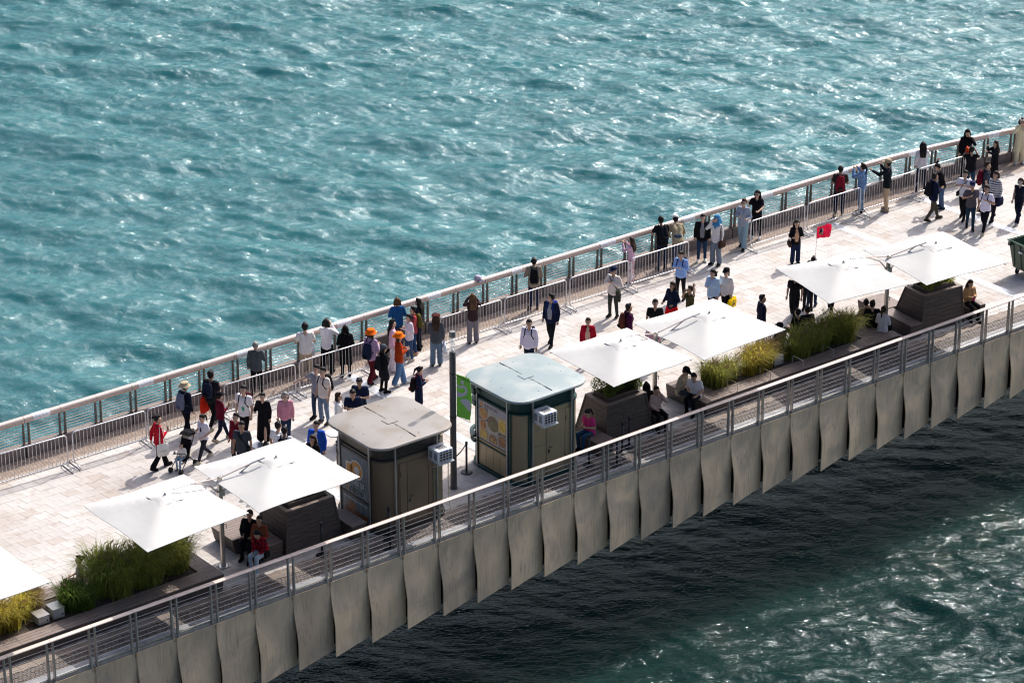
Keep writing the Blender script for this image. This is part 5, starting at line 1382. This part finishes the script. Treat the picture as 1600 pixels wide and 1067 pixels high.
# ------------- left part of the walk
p = person('woman in red cardigan and black flared trousers walking with a white tote', (246, 647), (250, 732), face=-8, stance='walk', stride=20, arms=('swingb', 'phone'), hair='bun', top=('long', 'b3182b'), bot=('flared', '121216'), w=.88, skin=0, look=-25)
_, tb_ = tote(p, 'white canvas tote bag on the shoulder of the woman in red', 'e6e2da', -1, shoulder=True, wd=.33, ht=.38)
for k in range(5): MB().box((tb_.x - .08 + k * .036, tb_.y - .061, tb_.z - .20), (.026, .004, .030)).build('bag_print', ink, _)
phone(p, 'dark phone in the hand of the woman in red')
pc = person('toddler in white top sitting in a black stroller', (284, 692), None, h=.92, face=205, seat=.32, arms=('lap', 'lap'), top=('long', 'e8e4dc'), bot=('trousers', '8fa6c0'), shoes='6c6a68', hair='short')
stl = thing('stroller', 'black lightweight stroller with a toddler in it', 'stroller', pc['root'].location, R(205))
for y in (-.17, .17):
    MB().tube([(.36, y, .08), (.05, y, .30), (-.30, y, .80), (-.42, y, .98)], .014, 6).build('frame_tube', black_m, stl); MB().tube([(-.36, y, .08), (-.02, y, .42), (.20, y, .48)], .014, 6).build('frame_tube', black_m, stl)
    for x in (.36, -.36):
        for k in (-.025, .025): MB().lathe([(.02, -.014), (.072, -.014), (.078, 0), (.072, .014), (.02, .014)], n=14).build('wheel', rubber, stl, True, loc=(x, y + k, .078), rot=(PI / 2, 0, 0))
MB().tube([(-.42, -.17, .98), (-.45, 0, 1.0), (-.42, .17, .98)], .018, 8).build('handle', black_m, stl)
MB().loft([[(-.16, -.16, .30), (.16, -.16, .30), (.16, .16, .30), (-.16, .16, .30)], [(-.16, -.16, .335), (.16, -.16, .335), (.16, .16, .335), (-.16, .16, .335)]]).build('seat', cloth('16161a'), stl)
MB().slab([(-.10, .16, .34), (-.10, -.16, .34), (-.26, -.16, .80), (-.26, .16, .80)], .03).build('backrest', cloth('16161a'), stl)
m = MB(); m.loft([[(-.28 + .26 * math.cos(R(g_)) * .9, -.17, .78 + .22 * math.sin(R(g_))) for g_ in (50, 80, 110, 140)], [(-.28 + .26 * math.cos(R(g_)), 0, .80 + .24 * math.sin(R(g_))) for g_ in (50, 80, 110, 140)], [(-.28 + .26 * math.cos(R(g_)) * .9, .17, .78 + .22 * math.sin(R(g_))) for g_ in (50, 80, 110, 140)]], True); m.build('sun_canopy', cloth('16161a'), stl)
MB().tube([(.10, -.17, .52), (.24, -.12, .56), (.27, 0, .57), (.24, .12, .56), (.10, .17, .52)], .016, 6).build('bumper_bar', black_m, stl)
person('woman in white printed T-shirt with ponytail pushing the stroller', (315, 648), (320, 719), face=188, stance='walk', stride=27, arms=('push', 'push'), hair='pony', top=('tee', 'dcd8e4'), bot=('trousers', '34343c'), shoes='c9bda6', w=.92, extra=('print',), nod=12)
p = person('hiker in navy with beige bucket hat and grey backpack', (297, 597), (292, 681), face=12, stance='walk', stride=16, top=('long', '141a2c'), bot=('trousers', '10131c'), shoes='9a8f80', hat=('bucket', 'b3a388'), hair='short', look=-12)
backpack(p, 'grey backpack worn by the bucket hat hiker', '6d7184', col2='5a5e70')
p = person('man in dark T-shirt carrying a red-orange bag on his back by the barrier', (338, 575), (333, 668), face=25, stance='walk', stride=22, arms=('down', 'phone'), top=('tee', '20242a'), bot=('trousers', '14151a'), shoes='8d8a80', skin=1)
backpack(p, 'navy backpack of the man with the red-orange bag', '232a3c', ht=.36, low=-.08)
r_, _b = tote(p, 'bright red-orange sack with white bottom hanging behind a walking man', 'd8301c', 1, shoulder=True, wd=.40, ht=.52, name='sack_bag')
p = person('woman in maroon sweater and black cap looking at a raised phone', (345, 611), (346, 688), face=-12, stance='walk', stride=22, arms=('down', 'phone'), hair='pony', hat=('cap', '17171b'), top=('long', '5c1126'), bot=('trousers', '1a2136'), shoes='b7a98f', w=.9)
phone(p, 'dark phone held up by the woman in maroon')
person('grey-haired man in dark grey shirt standing at the harbour railing', (399, 535), (402, 616), face=52, arms=('down', 'bag'), hc='grey', top=('long', '4a5056'), bot=('trousers', '101116'), skin=1)
p = person('man in white T-shirt with green print and maroon backpack', (378, 601), (384, 690), face=205, stance='walk', stride=15, arms=('down', 'down'), top=('tee', 'e6e3e4'), bot=('trousers', '17171b'), extra=('greenprint',), look=10)
backpack(p, 'maroon backpack of the man with the green printed T-shirt', '4a1420')
person('woman in long black dress walking with a phone in her hand', (402, 613), (413, 691), face=218, stance='walk', stride=12, arms=('down', 'bag'), hair='short', top=('dress', '15151b'), bot=('none', '000000'), shoes='2a2624', w=.95, skin=0)
person('elderly grey-haired woman in pink sweater and jeans', (440, 612), (448, 690), face=232, stance='walk', stride=14, arms=('down', 'down'), hair='bob', hc='grey', top=('long', 'c98a9a'), bot=('trousers', '27364e'), shoes='2b3348', w=.95)
p = person('man in charcoal T-shirt just behind the left parasol', (377, 657), None, h=1.74, face=222, stance='walk', stride=16, top=('tee', '3c4048'), bot=('trousers', '1b1c22'), skin=1)
crossbag(p, 'black shoulder bag at the side of the man in the charcoal T-shirt', '141418', 1)
person('dark-haired person in dark red top hidden behind the man in charcoal', (375, 650), (372, 730), h=1.66, face=200, stance='stand', top=('long', '6b1424'), bot=('trousers', '202026'), w=.9)
p = person('man in white T-shirt with dark bag strap, left of two seen behind the left parasol', (434, 659), None, h=1.72, face=20, top=('tee', 'e4e2e6'), bot=('trousers', '22242c'), skin=1)
p = person('black-haired man in white T-shirt with black shoulder straps behind the left parasol', (444, 667), None, h=1.70, face=35, top=('tee', 'e4e2e6'), bot=('trousers', '22242c'), skin=1)
backpack(p, 'black backpack of the white T-shirt man behind the left parasol', '17181c')
person('person in open bright blue jacket beside the brown kiosk hatch', (494, 658), None, h=1.70, face=215, top=('jacket', '1a4fb4'), inner='d8d8dc', bot=('trousers', '22252e'), arms=('down', 'down'))
person('brown-haired woman in front of the one in the blue jacket', (488, 680), None, h=1.60, face=205, hair='long', hc='dark', top=('tee', '1c1c20'), bot=('trousers', '22252e'), w=.88)
person('woman in grey T-shirt with one arm stretched out, beside a man with backpack strap', (499, 570), (497, 655), face=200, stance='stand', arms=('down', 'out'), hair='short', top=('tee', '8d8f98'), bot=('trousers', '33415a'), w=.92)
p = person('man in cream T-shirt and light blue jeans with a black backpack', (511, 574), (507, 662), face=188, stance='stand', arms=('down', 'down'), top=('tee', 'd9d0c6'), bot=('trousers', '6c7f98'), shoes='4a4038', look=15)
backpack(p, 'black backpack of the man in cream T-shirt', '17181c', wd=.13)
person('woman with brown bob and sunglasses in white at the corner of the brown kiosk roof', (528, 614), None, h=1.62, face=-45, hair='bob', hc='dark', top=('long', 'e8e6e6'), bot=('trousers', '22252e'), extra=('glasses',), w=.9)
# ------------- group round the first gap in the barriers
p = person('man in white T-shirt and beige trousers leaning at the railing', (479, 504), (479, 594), face=62, arms=('bag', 'bag'), top=('tee', 'e4dfda'), bot=('trousers', 'b9a68e'), shoes='d8d4ce')
tote(p, 'pale grey bag held by the white T-shirt man at the railing', 'c3c8d2', -1, wd=.26, ht=.30, drop=.12)
person('woman in white long-sleeved top lifting a phone to photograph the harbour', (504, 499), (512, 583), face=35, arms=('photo', 'face'), hair='bob', top=('long', 'eae6ea'), bot=('wide', '17181d'), w=.88)
p = person('person all in black with head covered by the railing', (540, 512), (541, 588), h=1.62, face=58, arms=('phone', 'phone'), hair='hijab', hat='121215', top=('coat', '141417'), bot=('trousers', '121215'), w=.95)
crossbag(p, 'black shoulder bag of the person all in black', '1b1b20', 1)
tote(p, 'small orange bag hanging by the person all in black', 'd0542a', -1, wd=.20, ht=.22, drop=.10)
p = person('person in orange bucket hat, lilac jacket and maroon trousers', (576, 514), (581, 598), face=15, hat=('bucket', 'ee6a18'), hair='bob', hc='dark', top=('jacket', 'b79ab8'), bot=('flared', '5a1a26'), arms=('down', 'phone'), w=.92, stance='walk', stride=16)
backpack(p, 'navy backpack on the lilac jacket', '1f2740', low=.10)
p = person('long-haired woman in pale pink shirt and white trousers', (610, 500), (614, 579), face=-35, hair='long', top=('long', 'dcb7c6'), bot=('wide', 'dcd3dc'), shoes='dcd8d8', arms=('chest', 'down'), w=.9)
person('person in white hoodie and blue jeans facing the group', (628, 493), (640, 563), face=170, hair='pony', top=('jacket', 'd9d3dc'), bot=('trousers', '3c5274'), shoes='b8b0a8', arms=('chest', 'phone'), w=.9)
person('brown-haired person in blue sweater at the railing', (620, 469), (622, 545), h=1.66, face=62, hair='bob', hc='brown', top=('long', '245a92'), bot=('trousers', '2b3a55'), arms=('bag', 'bag'), w=.92)
p = person('man in coral red jacket with olive backpack', (636, 479), (647, 553), face=150, top=('jacket', 'a8434c'), bot=('trousers', '2f486e'), shoes='b58a66', arms=('phone', 'down'))
backpack(p, 'olive backpack on the coral red jacket', '575225', col2='444018')
person('dark-haired person in dark clothes behind the man in the red jacket', (641, 477), (655, 545), h=1.64, face=120, hair='long', top=('jacket', '1f2534'), bot=('trousers', '1d2130'), w=.9)
person('person in orange bucket hat, rust orange coat and blue jeans', (630, 520), (624, 602), face=-25, hat=('bucket', 'f0701a'), hair='bob', hc='dark', top=('jacket', 'a83c18'), bot=('wide', '55759c'), shoes='dcdad6', arms=('phone', 'phone'), stance='walk', stride=13, w=.95)
p = person('person in grey beanie, black jacket, skirt and black knee socks', (600, 540), (600, 613), face=-10, hat=('beanie', '4a5058'), hair='bob', top=('jacket', '15171c'), bot=('skirt', '1a1c22'), shoes='121214', arms=('photo', 'chest'), extra=('socks',), w=.92)
backpack(p, 'black backpack of the person in grey beanie', '1a1b20', low=.08)
person('man in dark blue T-shirt looking down, behind the brown kiosk roof', (562, 589), None, h=1.74, face=220, top=('tee', '1a2740'), bot=('trousers', '1d2130'), nod=25, skin=1, arms=('phone', 'phone'))
person('man in navy T-shirt looking down, nearest to the brown kiosk roof', (551, 607), None, h=1.70, face=235, top=('tee', '141f3a'), bot=('trousers', '1d2130'), nod=25, skin=1, arms=('phone', 'phone'))
p = person('woman in long navy coat looking at her phone right of the brown kiosk roof', (657, 573), (655, 648), face=-30, hair='pony', top=('coat', '151d38'), bot=('trousers', '14161f'), arms=('phone', 'phone'), nod=20, w=.9)
backpack(p, 'black and dark red pack on the navy coat', '1c1418', col2='8a1c22', low=.1, wd=.12)
p = person('woman in dark red beret, grey jacket and jeans holding a bag', (678, 492), (682, 571), face=55, hat=('beret', '4a2420'), hair='long', hc='dark', top=('jacket', '474c54'), bot=('wide', '62788e'), shoes='3c2c24', arms=('phone', 'down'), w=.92)
tote(p, 'white and blue plastic bag held by the woman in the beret', 'b9c6d6', -1, wd=.28, ht=.34, drop=.06)
person('woman with very long brown hair and grey wide trousers facing the harbour', (739, 460), (739, 536), face=58, hair='long', hc='brown', top=('long', '3a2b2e'), bot=('wide', '77737c'), shoes='2a2224', arms=('photo', 'photo'), w=.92)
# ------------- middle of the walk
p = person('man in beige jacket with black backpack at the railing', (834, 404), (834, 483), face=55, arms=('bag', 'phone'), top=('jacket', '94887a'), bot=('trousers', '1f2744'), shoes='5a4c40')
backpack(p, 'black backpack slung over the beige jacket', '15161a', wd=.12, off=-.01)
p = person('man in open navy jacket over grey T-shirt walking and looking back', (860, 458), (861, 539), face=205, stance='walk', stride=14, top=('jacket', '141e36'), inner='8c9099', bot=('trousers', '15171d'), look=-60, arms=('down', 'down'))
backpack(p, 'bright blue backpack behind the navy jacket', '1d3fa8', col2='1a2f80')
p = person('man in pale shirt with dark backpack beside the green kiosk roof', (827, 498), None, h=1.72, face=212, stance='walk', stride=15, top=('long', 'd2cde2'), bot=('trousers', '1c2438'), skin=1, arms=('down', 'down'), look=15)
backpack(p, 'black backpack on the pale shirt', '15171e')
p = person('older man in white sweater and navy cap with a jacket tied round his waist', (956, 418), (958, 496), face=200, hat=('cap', '1a2440'), hc='grey', top=('long', 'd6cdc6'), bot=('trousers', '3a3d3a'), shoes='2a2826', arms=('chest', 'chest'), extra=('waistjacket',), skin=1)
crossbag(p, 'dark green bag across the white sweater', '3a3d33', 1)
person('woman in red cardigan over beige top behind the middle parasol', (919, 497), None, h=1.56, face=225, hair='pony', hc='dark', top=('jacket', 'a3142c'), inner='c9a896', bot=('trousers', '2a2a32'), w=.92, skin=1)
p = person('man in purple sweater with brown pack behind the middle parasol', (982, 475), None, h=1.72, face=-20, top=('long', '43183a'), bot=('trousers', '26232c'), skin=1)
backpack(p, 'brown backpack of the man in purple', '5a3028', wd=.10)
person('woman in pink shirt and patterned trousers photographing at the railing', (983, 372), (986, 442), face=115, hair='long', hc='dark', top=('long', 'd5b0c4'), bot=('wide', 'd9cfd4', 'floral'), arms=('photo', 'photo'), w=.88)
p = person('man in black with black backpack leaning on the railing', (1026, 341), (1034, 421), face=66, lean=18, arms=('rail', 'rail'), top=('tee', '15171e'), bot=('trousers', '1d2740'), skin=1)
backpack(p, 'black backpack of the man leaning on the railing', '191b22')
person('person in beige sweater and white cap bending over the railing', (1046, 336), (1058, 415), h=1.70, face=60, lean=38, arms=('rail', 'rail'), hat=('cap', 'd9d3cc'), top=('jacket', 'a89a7e'), bot=('trousers', '3c4a5e'), skin=1)
person('man in black bomber jacket, grey shirt and jeans facing the walk', (1096, 335), (1096, 409), face=228, top=('jacket', '14151a'), inner='83848c', bot=('trousers', '28405e'), shoes='dcdad6', arms=('down', 'down'))
p = person('woman in long blue headscarf and white top', (1118, 337), (1118, 414), face=192, hair='hijab', hat='3f7fae', top=('long', 'dcd8da'), bot=('wide', '717d8c'), arms=('down', 'face'), extra=('drape',), w=.9)
tote(p, 'dark brown bag at the side of the woman in blue headscarf', '3b2a24', 1, shoulder=True, wd=.32, ht=.28)
person('girl in sunglasses, grey-lilac top and pale wide jeans by the barrier', (1165, 310), (1160, 388), face=210, top=('long', '9aa2b2'), bot=('wide', '8ba5b4'), hair='bun', hc='dark', arms=('bag', 'phone'), extra=('glasses',), w=.88, stance='walk', stride=14)
person('woman in black braiding the hair of the girl in front of her', (1181, 298), (1181, 373), face=212, hair='long', top=('tee', '131318'), bot=('trousers', '15161a'), shoes='c8c6c4', arms=('rail', 'rail'), extra=('glasses',), w=.9)
p = person('man in light blue shirt with black backpack looking at his phone', (1062, 392), (1063, 468), face=203, top=('long', '8fb0ea'), bot=('trousers', '191a20'), arms=('phone', 'phone'), nod=15)
backpack(p, 'black backpack on the light blue shirt', '15171e')
person('woman in navy jacket and bright red skirt', (1051, 441), None, h=1.62, face=190, hair='long', hc='dark', top=('jacket', '1a2238'), bot=('skirt', 'd0121c'), arms=('push', 'push'), w=.9, skin=1)
person('woman in olive top shading her eyes with both arms raised', (1079, 447), None, h=1.60, face=165, hair='pony', hc='dark', top=('tee', '4d4a30', 'camo'), bot=('trousers', '2d2c24'), arms=('up', 'face'), w=.88, skin=1)
person('woman in pale blue hoodie with hair blown back by the wind', (1106, 414), (1112, 497), h=1.68, face=195, stance='walk', stride=22, hair='windy', top=('jacket', 'a9c6e2'), bot=('trousers', '17181d'), w=.9, arms=('down', 'phone'))
p = person('woman in black cap and white sweater carrying a yellow bag', (1125, 415), (1133, 495), h=1.66, face=200, stance='walk', stride=20, hat=('cap', '17181e'), hair='pony', top=('long', 'ddd6d4'), bot=('trousers', '15161c'), w=.9, arms=('down', 'phone'))
r_, b_y = tote(p, 'bright yellow shopping bag with black print held by the woman in the white sweater', 'f2c808', 1, wd=.46, ht=.34, drop=.05)
for k, (a, c_, w_) in enumerate(((-.10, -.12, .05), (.0, -.10, .06), (.09, -.13, .05), (-.04, -.20, .11), (.07, -.22, .07))):
    for sy in (-1, 1): MB().ball((b_y.x + a, b_y.y + sy * .056, b_y.z + c_), w_ * .6, (1, .08, .7), 8).build('bag_print', black_m, r_)
tote(p, 'brown shoulder bag of the woman in the white sweater', '8a6a52', -1, shoulder=True, wd=.26, ht=.22)
person('man in black T-shirt behind the middle parasol', (1024, 468), None, h=1.72, face=228, top=('tee', '15191f'), bot=('trousers', '20242c'), skin=1)
person('man in navy suit seen from behind right of the middle parasol', (1191, 461), None, h=1.72, face=-25, top=('jacket', '171d30'), bot=('trousers', '171b28'), skin=1, look=-20)
person('person in navy with floral sleeves between the two middle parasol canopies', (1021, 498), None, h=1.62, face=20, top=('long', 'c8b4c0', 'floral'), bot=('wide', '1a2036'), w=.9)
p = person('woman in open black top and navy trousers standing alone', (1240, 347), (1242, 412), face=240, hair='long', top=('jacket', '141418'), inner='c49a7e', bot=('wide', '1d2644'), arms=('bag', 'bag'), w=.88)
tote(p, 'brown shoulder bag with pink charm of the woman standing alone', '3c2a22', -1, shoulder=True, wd=.26, ht=.20)
pg = person('tour guide hidden by a parasol, holding up the red flag', (1265, 408), None, h=1.64, face=225, hair='short', top=('tee', '2a2c34'), bot=('trousers', '20222a'), arms=('bag', 'down'), w=.9)
# ------------- under and beside the right parasols
person('man in loose black shirt and black trousers walking under the right parasol', (1243, 424), (1240, 499), face=215, stance='walk', stride=22, top=('tee', '16161a'), bot=('wide', '15151a'), shoes='cfccc8', skin=1)
p = person('person in dark blue jeans under the right parasol with a black bag', (1262, 415), (1268, 478), h=1.66, face=40, top=('long', '9aa4b4'), bot=('trousers', '24344e'), shoes='2f3f58', w=.9)
backpack(p, 'black backpack of the person in jeans under the right parasol', '17171b', low=.12)
person('person in black trousers and pale shoes, upper body hidden by the right parasol', (1300, 412), (1297, 488), h=1.66, face=30, top=('tee', '26262c'), bot=('trousers', '14151b'), shoes='cdbfae', stance='walk', stride=16)
person('black-haired person in black seated on the bench facing the harbour, left of two', (1247, 483), None, h=1.66, face=88, seat=.45, arms=('lap', 'lap'), top=('tee', '15161b'), bot=('trousers', '191a20'))
person('person in dark navy jacket seated on the bench facing the harbour, right of two', (1262, 479), None, h=1.70, face=75, seat=.45, arms=('lap', 'lap'), top=('jacket', '161b2a'), bot=('trousers', '191a20'))
person('seated person in a black cap with white band, mostly hidden by the middle parasol', (1219, 506), None, h=1.62, face=95, seat=.45, arms=('lap', 'lap'), hat=('cap', '17171b'), top=('tee', '2a2b33'), bot=('trousers', '191a20'))
person('person in beige top seated at the grass end, left of three', (1354, 468), None, h=1.64, face=70, seat=.45, arms=('lap', 'lap'), top=('long', 'a58b70'), bot=('trousers', '22242c'), look=-30)
person('person in black T-shirt seated at the grass end, middle of three', (1364, 470), None, h=1.70, face=50, seat=.45, arms=('lap', 'lap'), top=('tee', '131419'), bot=('trousers', '22344a'), look=-40)
person('woman in white sweater with ponytail seated on the bench end, seen from behind', (1381, 479), None, h=1.60, face=25, seat=.45, arms=('lap', 'lap'), hair='pony', hc='dark', top=('long', 'd6cfd2'), bot=('trousers', '12131a'), w=.88)
p = person('long-haired woman in tan top seated with crossed legs by the right planter', (1516, 437), None, h=1.64, face=255, seat=.45, arms=('phone', 'phone'), hair='long', hc='dark', top=('long', 'a8845e'), bot=('trousers', '15161c'), w=.88, nod=15)
tote(p, 'pink bag beside the seated woman in tan', 'e0527c', 1, wd=.24, ht=.28, drop=-.10, fwd=-.2)
p = person('woman in pink T-shirt seated on the planter bench beside the green kiosk', (922, 637), None, h=1.60, face=188, seat=.45, arms=('phone', 'phone'), hair='pony', top=('tee', 'cf3f86'), bot=('trousers', '2c4c6c'), w=.95, nod=22, lean=6)
person('woman in pale checked jacket seated at the right end of the middle planter', (1026, 604), None, h=1.60, face=255, seat=.45, arms=('face', 'lap'), hair='bun', top=('jacket', 'c0a49a'), bot=('trousers', '14151a'), w=.86)
person('black-haired person seated behind the middle planter', (1010, 598), None, h=1.62, face=60, seat=.45, arms=('lap', 'lap'), hair='long', top=('tee', '16171c'), bot=('trousers', '14151a'), w=.88)
person('person in beige sweater and black cap seated left of the white T-shirt man', (1064, 572), None, h=1.68, face=290, seat=.45, arms=('chest', 'chest'), hat=('cap', '17181c'), top=('long', 'b3a48c'), bot=('trousers', '3c4450'), shoes='dcdad6', nod=18, lean=10)
p = person('man in white T-shirt and black track trousers seated on the middle bench end', (1088, 578), None, h=1.70, face=205, seat=.45, arms=('lap', 'phone'), top=('tee', 'dfdce2'), bot=('trousers', '13141a'), shoes='141418', nod=18, lean=12)
person('man in black seated on the left planter bench, head hidden by the parasol', (390, 797), None, h=1.70, face=215, seat=.45, arms=('lap', 'lap'), top=('jacket', '15161a'), bot=('trousers', '1c1e26'), skin=1)
person('woman in orange-brown top seated between a man in black and a girl in red plaid', (405, 806), None, h=1.60, face=215, seat=.45, arms=('lap', 'lap'), hair='short', top=('long', '7c4530'), bot=('trousers', '111216'), shoes='8a4a5c', w=.9, skin=1)
p = person('girl in red and black plaid shirt and pale jeans seated by the left planter', (408, 822), None, h=1.58, face=200, seat=.45, arms=('lap', 'lap'), hair='bob', top=('jacket', 'b3142c', 'plaid'), bot=('trousers', 'a9bac6'), shoes='d8ccc8', w=.9, nod=20, lean=14)
crossbag(p, 'small black bag in the lap of the girl in plaid', '141418', 1)
person('dark-haired woman seated behind the left grass mound, only head and shoulders showing', (124, 868), None, h=1.60, face=150, seat=.45, arms=('lap', 'lap'), hair='bun', top=('tee', '8a8088'), bot=('trousers', '22242c'), w=.86)
# ------------- far right
p = person('man in brown T-shirt with a red backpack at the barrier', (1303, 260), (1310, 338), face=48, arms=('phone', 'phone'), top=('tee', '3a2f30'), bot=('trousers', '141c34'), shoes='c4b494', skin=1)
backpack(p, 'dark red backpack of the man at the barrier', '7c1a2a', col2='3c2a2c')
person('woman in denim shirt and jeans photographing over the railing', (1349, 256), (1345, 332), face=100, hair='pony', top=('jacket', '6d8cb6'), bot=('trousers', '6a86a6'), arms=('photo', 'photo'), w=.9)
person('man in dark shirt, khaki trousers and beige cap holding a camera out', (1388, 250), (1384, 330), face=118, hat=('cap', 'a8987c'), top=('long', '161c24'), bot=('trousers', 'b39b80'), shoes='8c7c6c', arms=('point', 'photo'), skin=1)
person('woman with long black hair in white blouse at the railing', (1439, 223), (1438, 298), face=52, hair='long', top=('long', 'ddd8da'), bot=('trousers', '141a30'), arms=('down', 'rail'), w=.88)
person('man in black bending over the barrier with one arm raised', (1464, 255), (1470, 326), face=140, lean=14, arms=('down', 'up'), top=('long', '131318'), bot=('trousers', '4c6484'), shoes='1f2a3a', nod=18)
p = person('man in navy jacket and olive trousers walking with black backpack', (1463, 269), (1456, 345), face=-20, stance='walk', stride=20, top=('jacket', '141c34'), bot=('trousers', '4d473c'), shoes='38342f', arms=('down', 'phone'), skin=1)
backpack(p, 'black backpack on the navy jacket near the barrier end', '16191f')
person('woman in black leaning back against the railing with an arm to her head', (1507, 203), (1507, 276), face=225, hair='hijab', hat='101014', top=('jacket', '13131a'), bot=('trousers', '12131a'), arms=('face', 'down'), w=.9)
p = person('man in black shirt and teal jeans photographing the woman in black', (1514, 229), (1514, 302), face=45, arms=('photo', 'photo'), top=('tee', '17181d'), bot=('trousers', '1f3c54'), skin=1)
tote(p, 'small orange bag by the man in teal jeans', 'd8502a', 1, wd=.18, ht=.26, drop=-.16)
person('woman with long dark hair in long black coat holding a phone out', (1553, 221), (1552, 285), face=155, hair='long', hc='dark', top=('coat', '12131a'), bot=('trousers', '12131a'), arms=('point', 'photo'), w=.9)
person('woman in cream coat and cream dress with hands at her face', (1592, 185), (1592, 256), face=232, hair='bob', hat=('band', 'd8d2c8'), top=('coat', 'd9cfae'), bot=('wide', 'd8d0b4'), shoes='d8d6d4', arms=('face', 'face'), w=.9)
p = person('man in white T-shirt with black strap across his chest', (1508, 266), (1504, 342), face=205, stance='walk', stride=14, top=('tee', 'e6e4ee'), bot=('trousers', '15161c'), arms=('chest', 'chest'))
crossbag(p, 'black crossbody bag on the white T-shirt man at far right', '15161b', -1)
person('older man in grey-brown T-shirt and navy cap in the right hand crowd', (1520, 284), None, h=1.68, face=228, stance='walk', stride=13, hat=('cap', '2a3050'), hc='grey', top=('tee', '544f56'), bot=('trousers', '22384c'), arms=('down', 'chest'), skin=1)
p = person('man in white T-shirt and black trousers in front of the right hand crowd', (1538, 287), (1537, 364), face=198, stance='walk', stride=22, top=('tee', 'dedaee'), bot=('trousers', '15161f'), shoes='aaa08e', arms=('chest', 'down'), skin=1)
backpack(p, 'black backpack on the foremost white T-shirt man', '16181d')
p = person('young man in slate T-shirt with maroon backpack in the right hand crowd', (1536, 253), (1537, 332), face=-40, stance='walk', stride=10, top=('tee', '3a4050'), bot=('trousers', '1a1c26'), hc='dark', look=-20)
backpack(p, 'maroon backpack in the right hand crowd', '5c1226')
p = person('woman in striped sweater walking with a navy handbag', (1547, 267), (1551, 344), face=190, stance='walk', stride=15, hair='bob', hc='dark', top=('long', 'd2d0d4', 'stripes'), bot=('trousers', '1c1e28'), w=.9, arms=('down', 'down'))
tote(p, 'navy handbag of the woman in the striped sweater', '1d2240', 1, wd=.32, ht=.30, drop=-.06)
person('woman in black vest and flared trousers with a face mask at the right edge', (1598, 275), (1590, 347), h=1.64, face=200, stance='walk', stride=26, hair='bob', hc='dark', top=('vest', '161b2a'), bot=('flared', '141a2c'), shoes='8c8a94', w=.88, extra=('mask',))

# ---------------------------------------------------------------- bake the modelled figures to plain meshes
bpy.context.view_layer.update()
dg = bpy.context.evaluated_depsgraph_get()
done = []
for o, ex in bake:
    me = bpy.data.meshes.new_from_object(o.evaluated_get(dg)); done.append(me)
for (o, ex), me in zip(bake, done):
    o.modifiers.clear()
    old = o.data
    me.materials.clear()
    for mm in old.materials: me.materials.append(mm)
    me.polygons.foreach_set('material_index', [0] * len(me.polygons)); me.polygons.foreach_set('use_smooth', [True] * len(me.polygons))
    if ex is not None:          # fingers, eyes and mouth grow from the same mesh
        bm = bmesh.new(); bm.from_mesh(me); base = len(bm.verts)
        vs = [bm.verts.new(v) for v in ex.v]
        for f, mi in zip(ex.f, ex.m):
            try:
                nf = bm.faces.new([vs[i] for i in f]); nf.material_index = mi; nf.smooth = True
            except ValueError: pass
        bm.to_mesh(me); bm.free()
    o.data = me; me.name = o.name; bpy.data.meshes.remove(old)
# ---------------------------------------------------------------- flag and small things
hand = pg['root'].matrix_basis @ pg['wr'][1]
ft = at(1274, 376, 2.62); 
fl = thing('flag', 'bright red flag with a black round emblem on a thin pole', 'flag', (hand.x, hand.y, hand.z))
tip = at(1273, 353, 2.72); tip = Vector((hand.x + .05, hand.y + .05, 0)) + Vector((0, 0, 2.85)) - Vector((hand.x, hand.y, hand.z))
MB().tube([(0, 0, -.25), tip], .007, 6).build('flag_pole', steel, fl)
fd = Vector((math.cos(R(-36)), math.sin(R(-36)), 0)); fn = Vector((fd.y, -fd.x, 0))
fm_ = sheer(mat('flag_red', (.85, .05, .17), rough=.5, var=.10))
def fpnt(u, v): return tip + fd * (u * .44) + Vector((0, 0, -.03 - v * (.38 - .10 * u) + .14 * u * (1 - v) - .02 * u)) + fn * (.06 * math.sin(u * 7 + v * 3) * u + .035 * math.sin(u * 15 - v * 5) * u)
m = MB(); nu, nv = 12, 6; P = [fpnt(i / nu, k / nv) for i in range(nu + 1) for k in range(nv + 1)]; Q = [q - fn * .003 for q in P]; fs = []
for i in range(nu):
    for k in range(nv):
        q = (i * (nv + 1) + k, i * (nv + 1) + k + 1, (i + 1) * (nv + 1) + k + 1, (i + 1) * (nv + 1) + k); fs.append(q); fs.append(tuple(x + len(P) for x in reversed(q)))
m.add(P + Q, fs); m.build('cloth', fm_, fl, True)
def fdisc(name, u, v, ru, rv, mm, lift):
    P = [fpnt(u + ru * math.cos(2 * PI * k / 18), v + rv * math.sin(2 * PI * k / 18)) + fn * lift for k in range(18)]
    MB().add(P + [q - fn * .001 for q in P], [tuple(range(17, -1, -1)), tuple(range(18, 36))]).build(name, mm, fl)
fdisc('emblem_ring', .32, .46, .17, .30, whitep, .008); fdisc('emblem', .32, .46, .15, .27, black_m, .010); fdisc('emblem_mark', .30, .60, .06, .09, orange, .012); fdisc('emblem_mark', .37, .58, .04, .07, whitep, .0125)
ch = at(758, 440, 1.28)
cp = thing('cap', 'pale lilac cap lying on the harbour railing', 'cap', (ch.x, yfar(ch.x), 1.25))
m = MB(); m.loft([[(r * math.cos(2 * PI * k / 16), r * 1.1 * math.sin(2 * PI * k / 16), z) for k in range(16)] for r, z in ((.11, -.02), (.115, .04), (.09, .10), (.03, .125))]); o = m.build('crown', cloth('b9aebf'), cp); smooth_by_angle(o.data, 60)
m = MB(); m.loft([[(-.09, -.10, 0), (.09, -.10, 0), (.09, -.10, .012), (-.09, -.10, .012)], [(-.07, -.19, -.05), (.07, -.19, -.05), (.07, -.19, -.04), (-.07, -.19, -.04)]]); m.build('visor', cloth('6f6a7c'), cp)
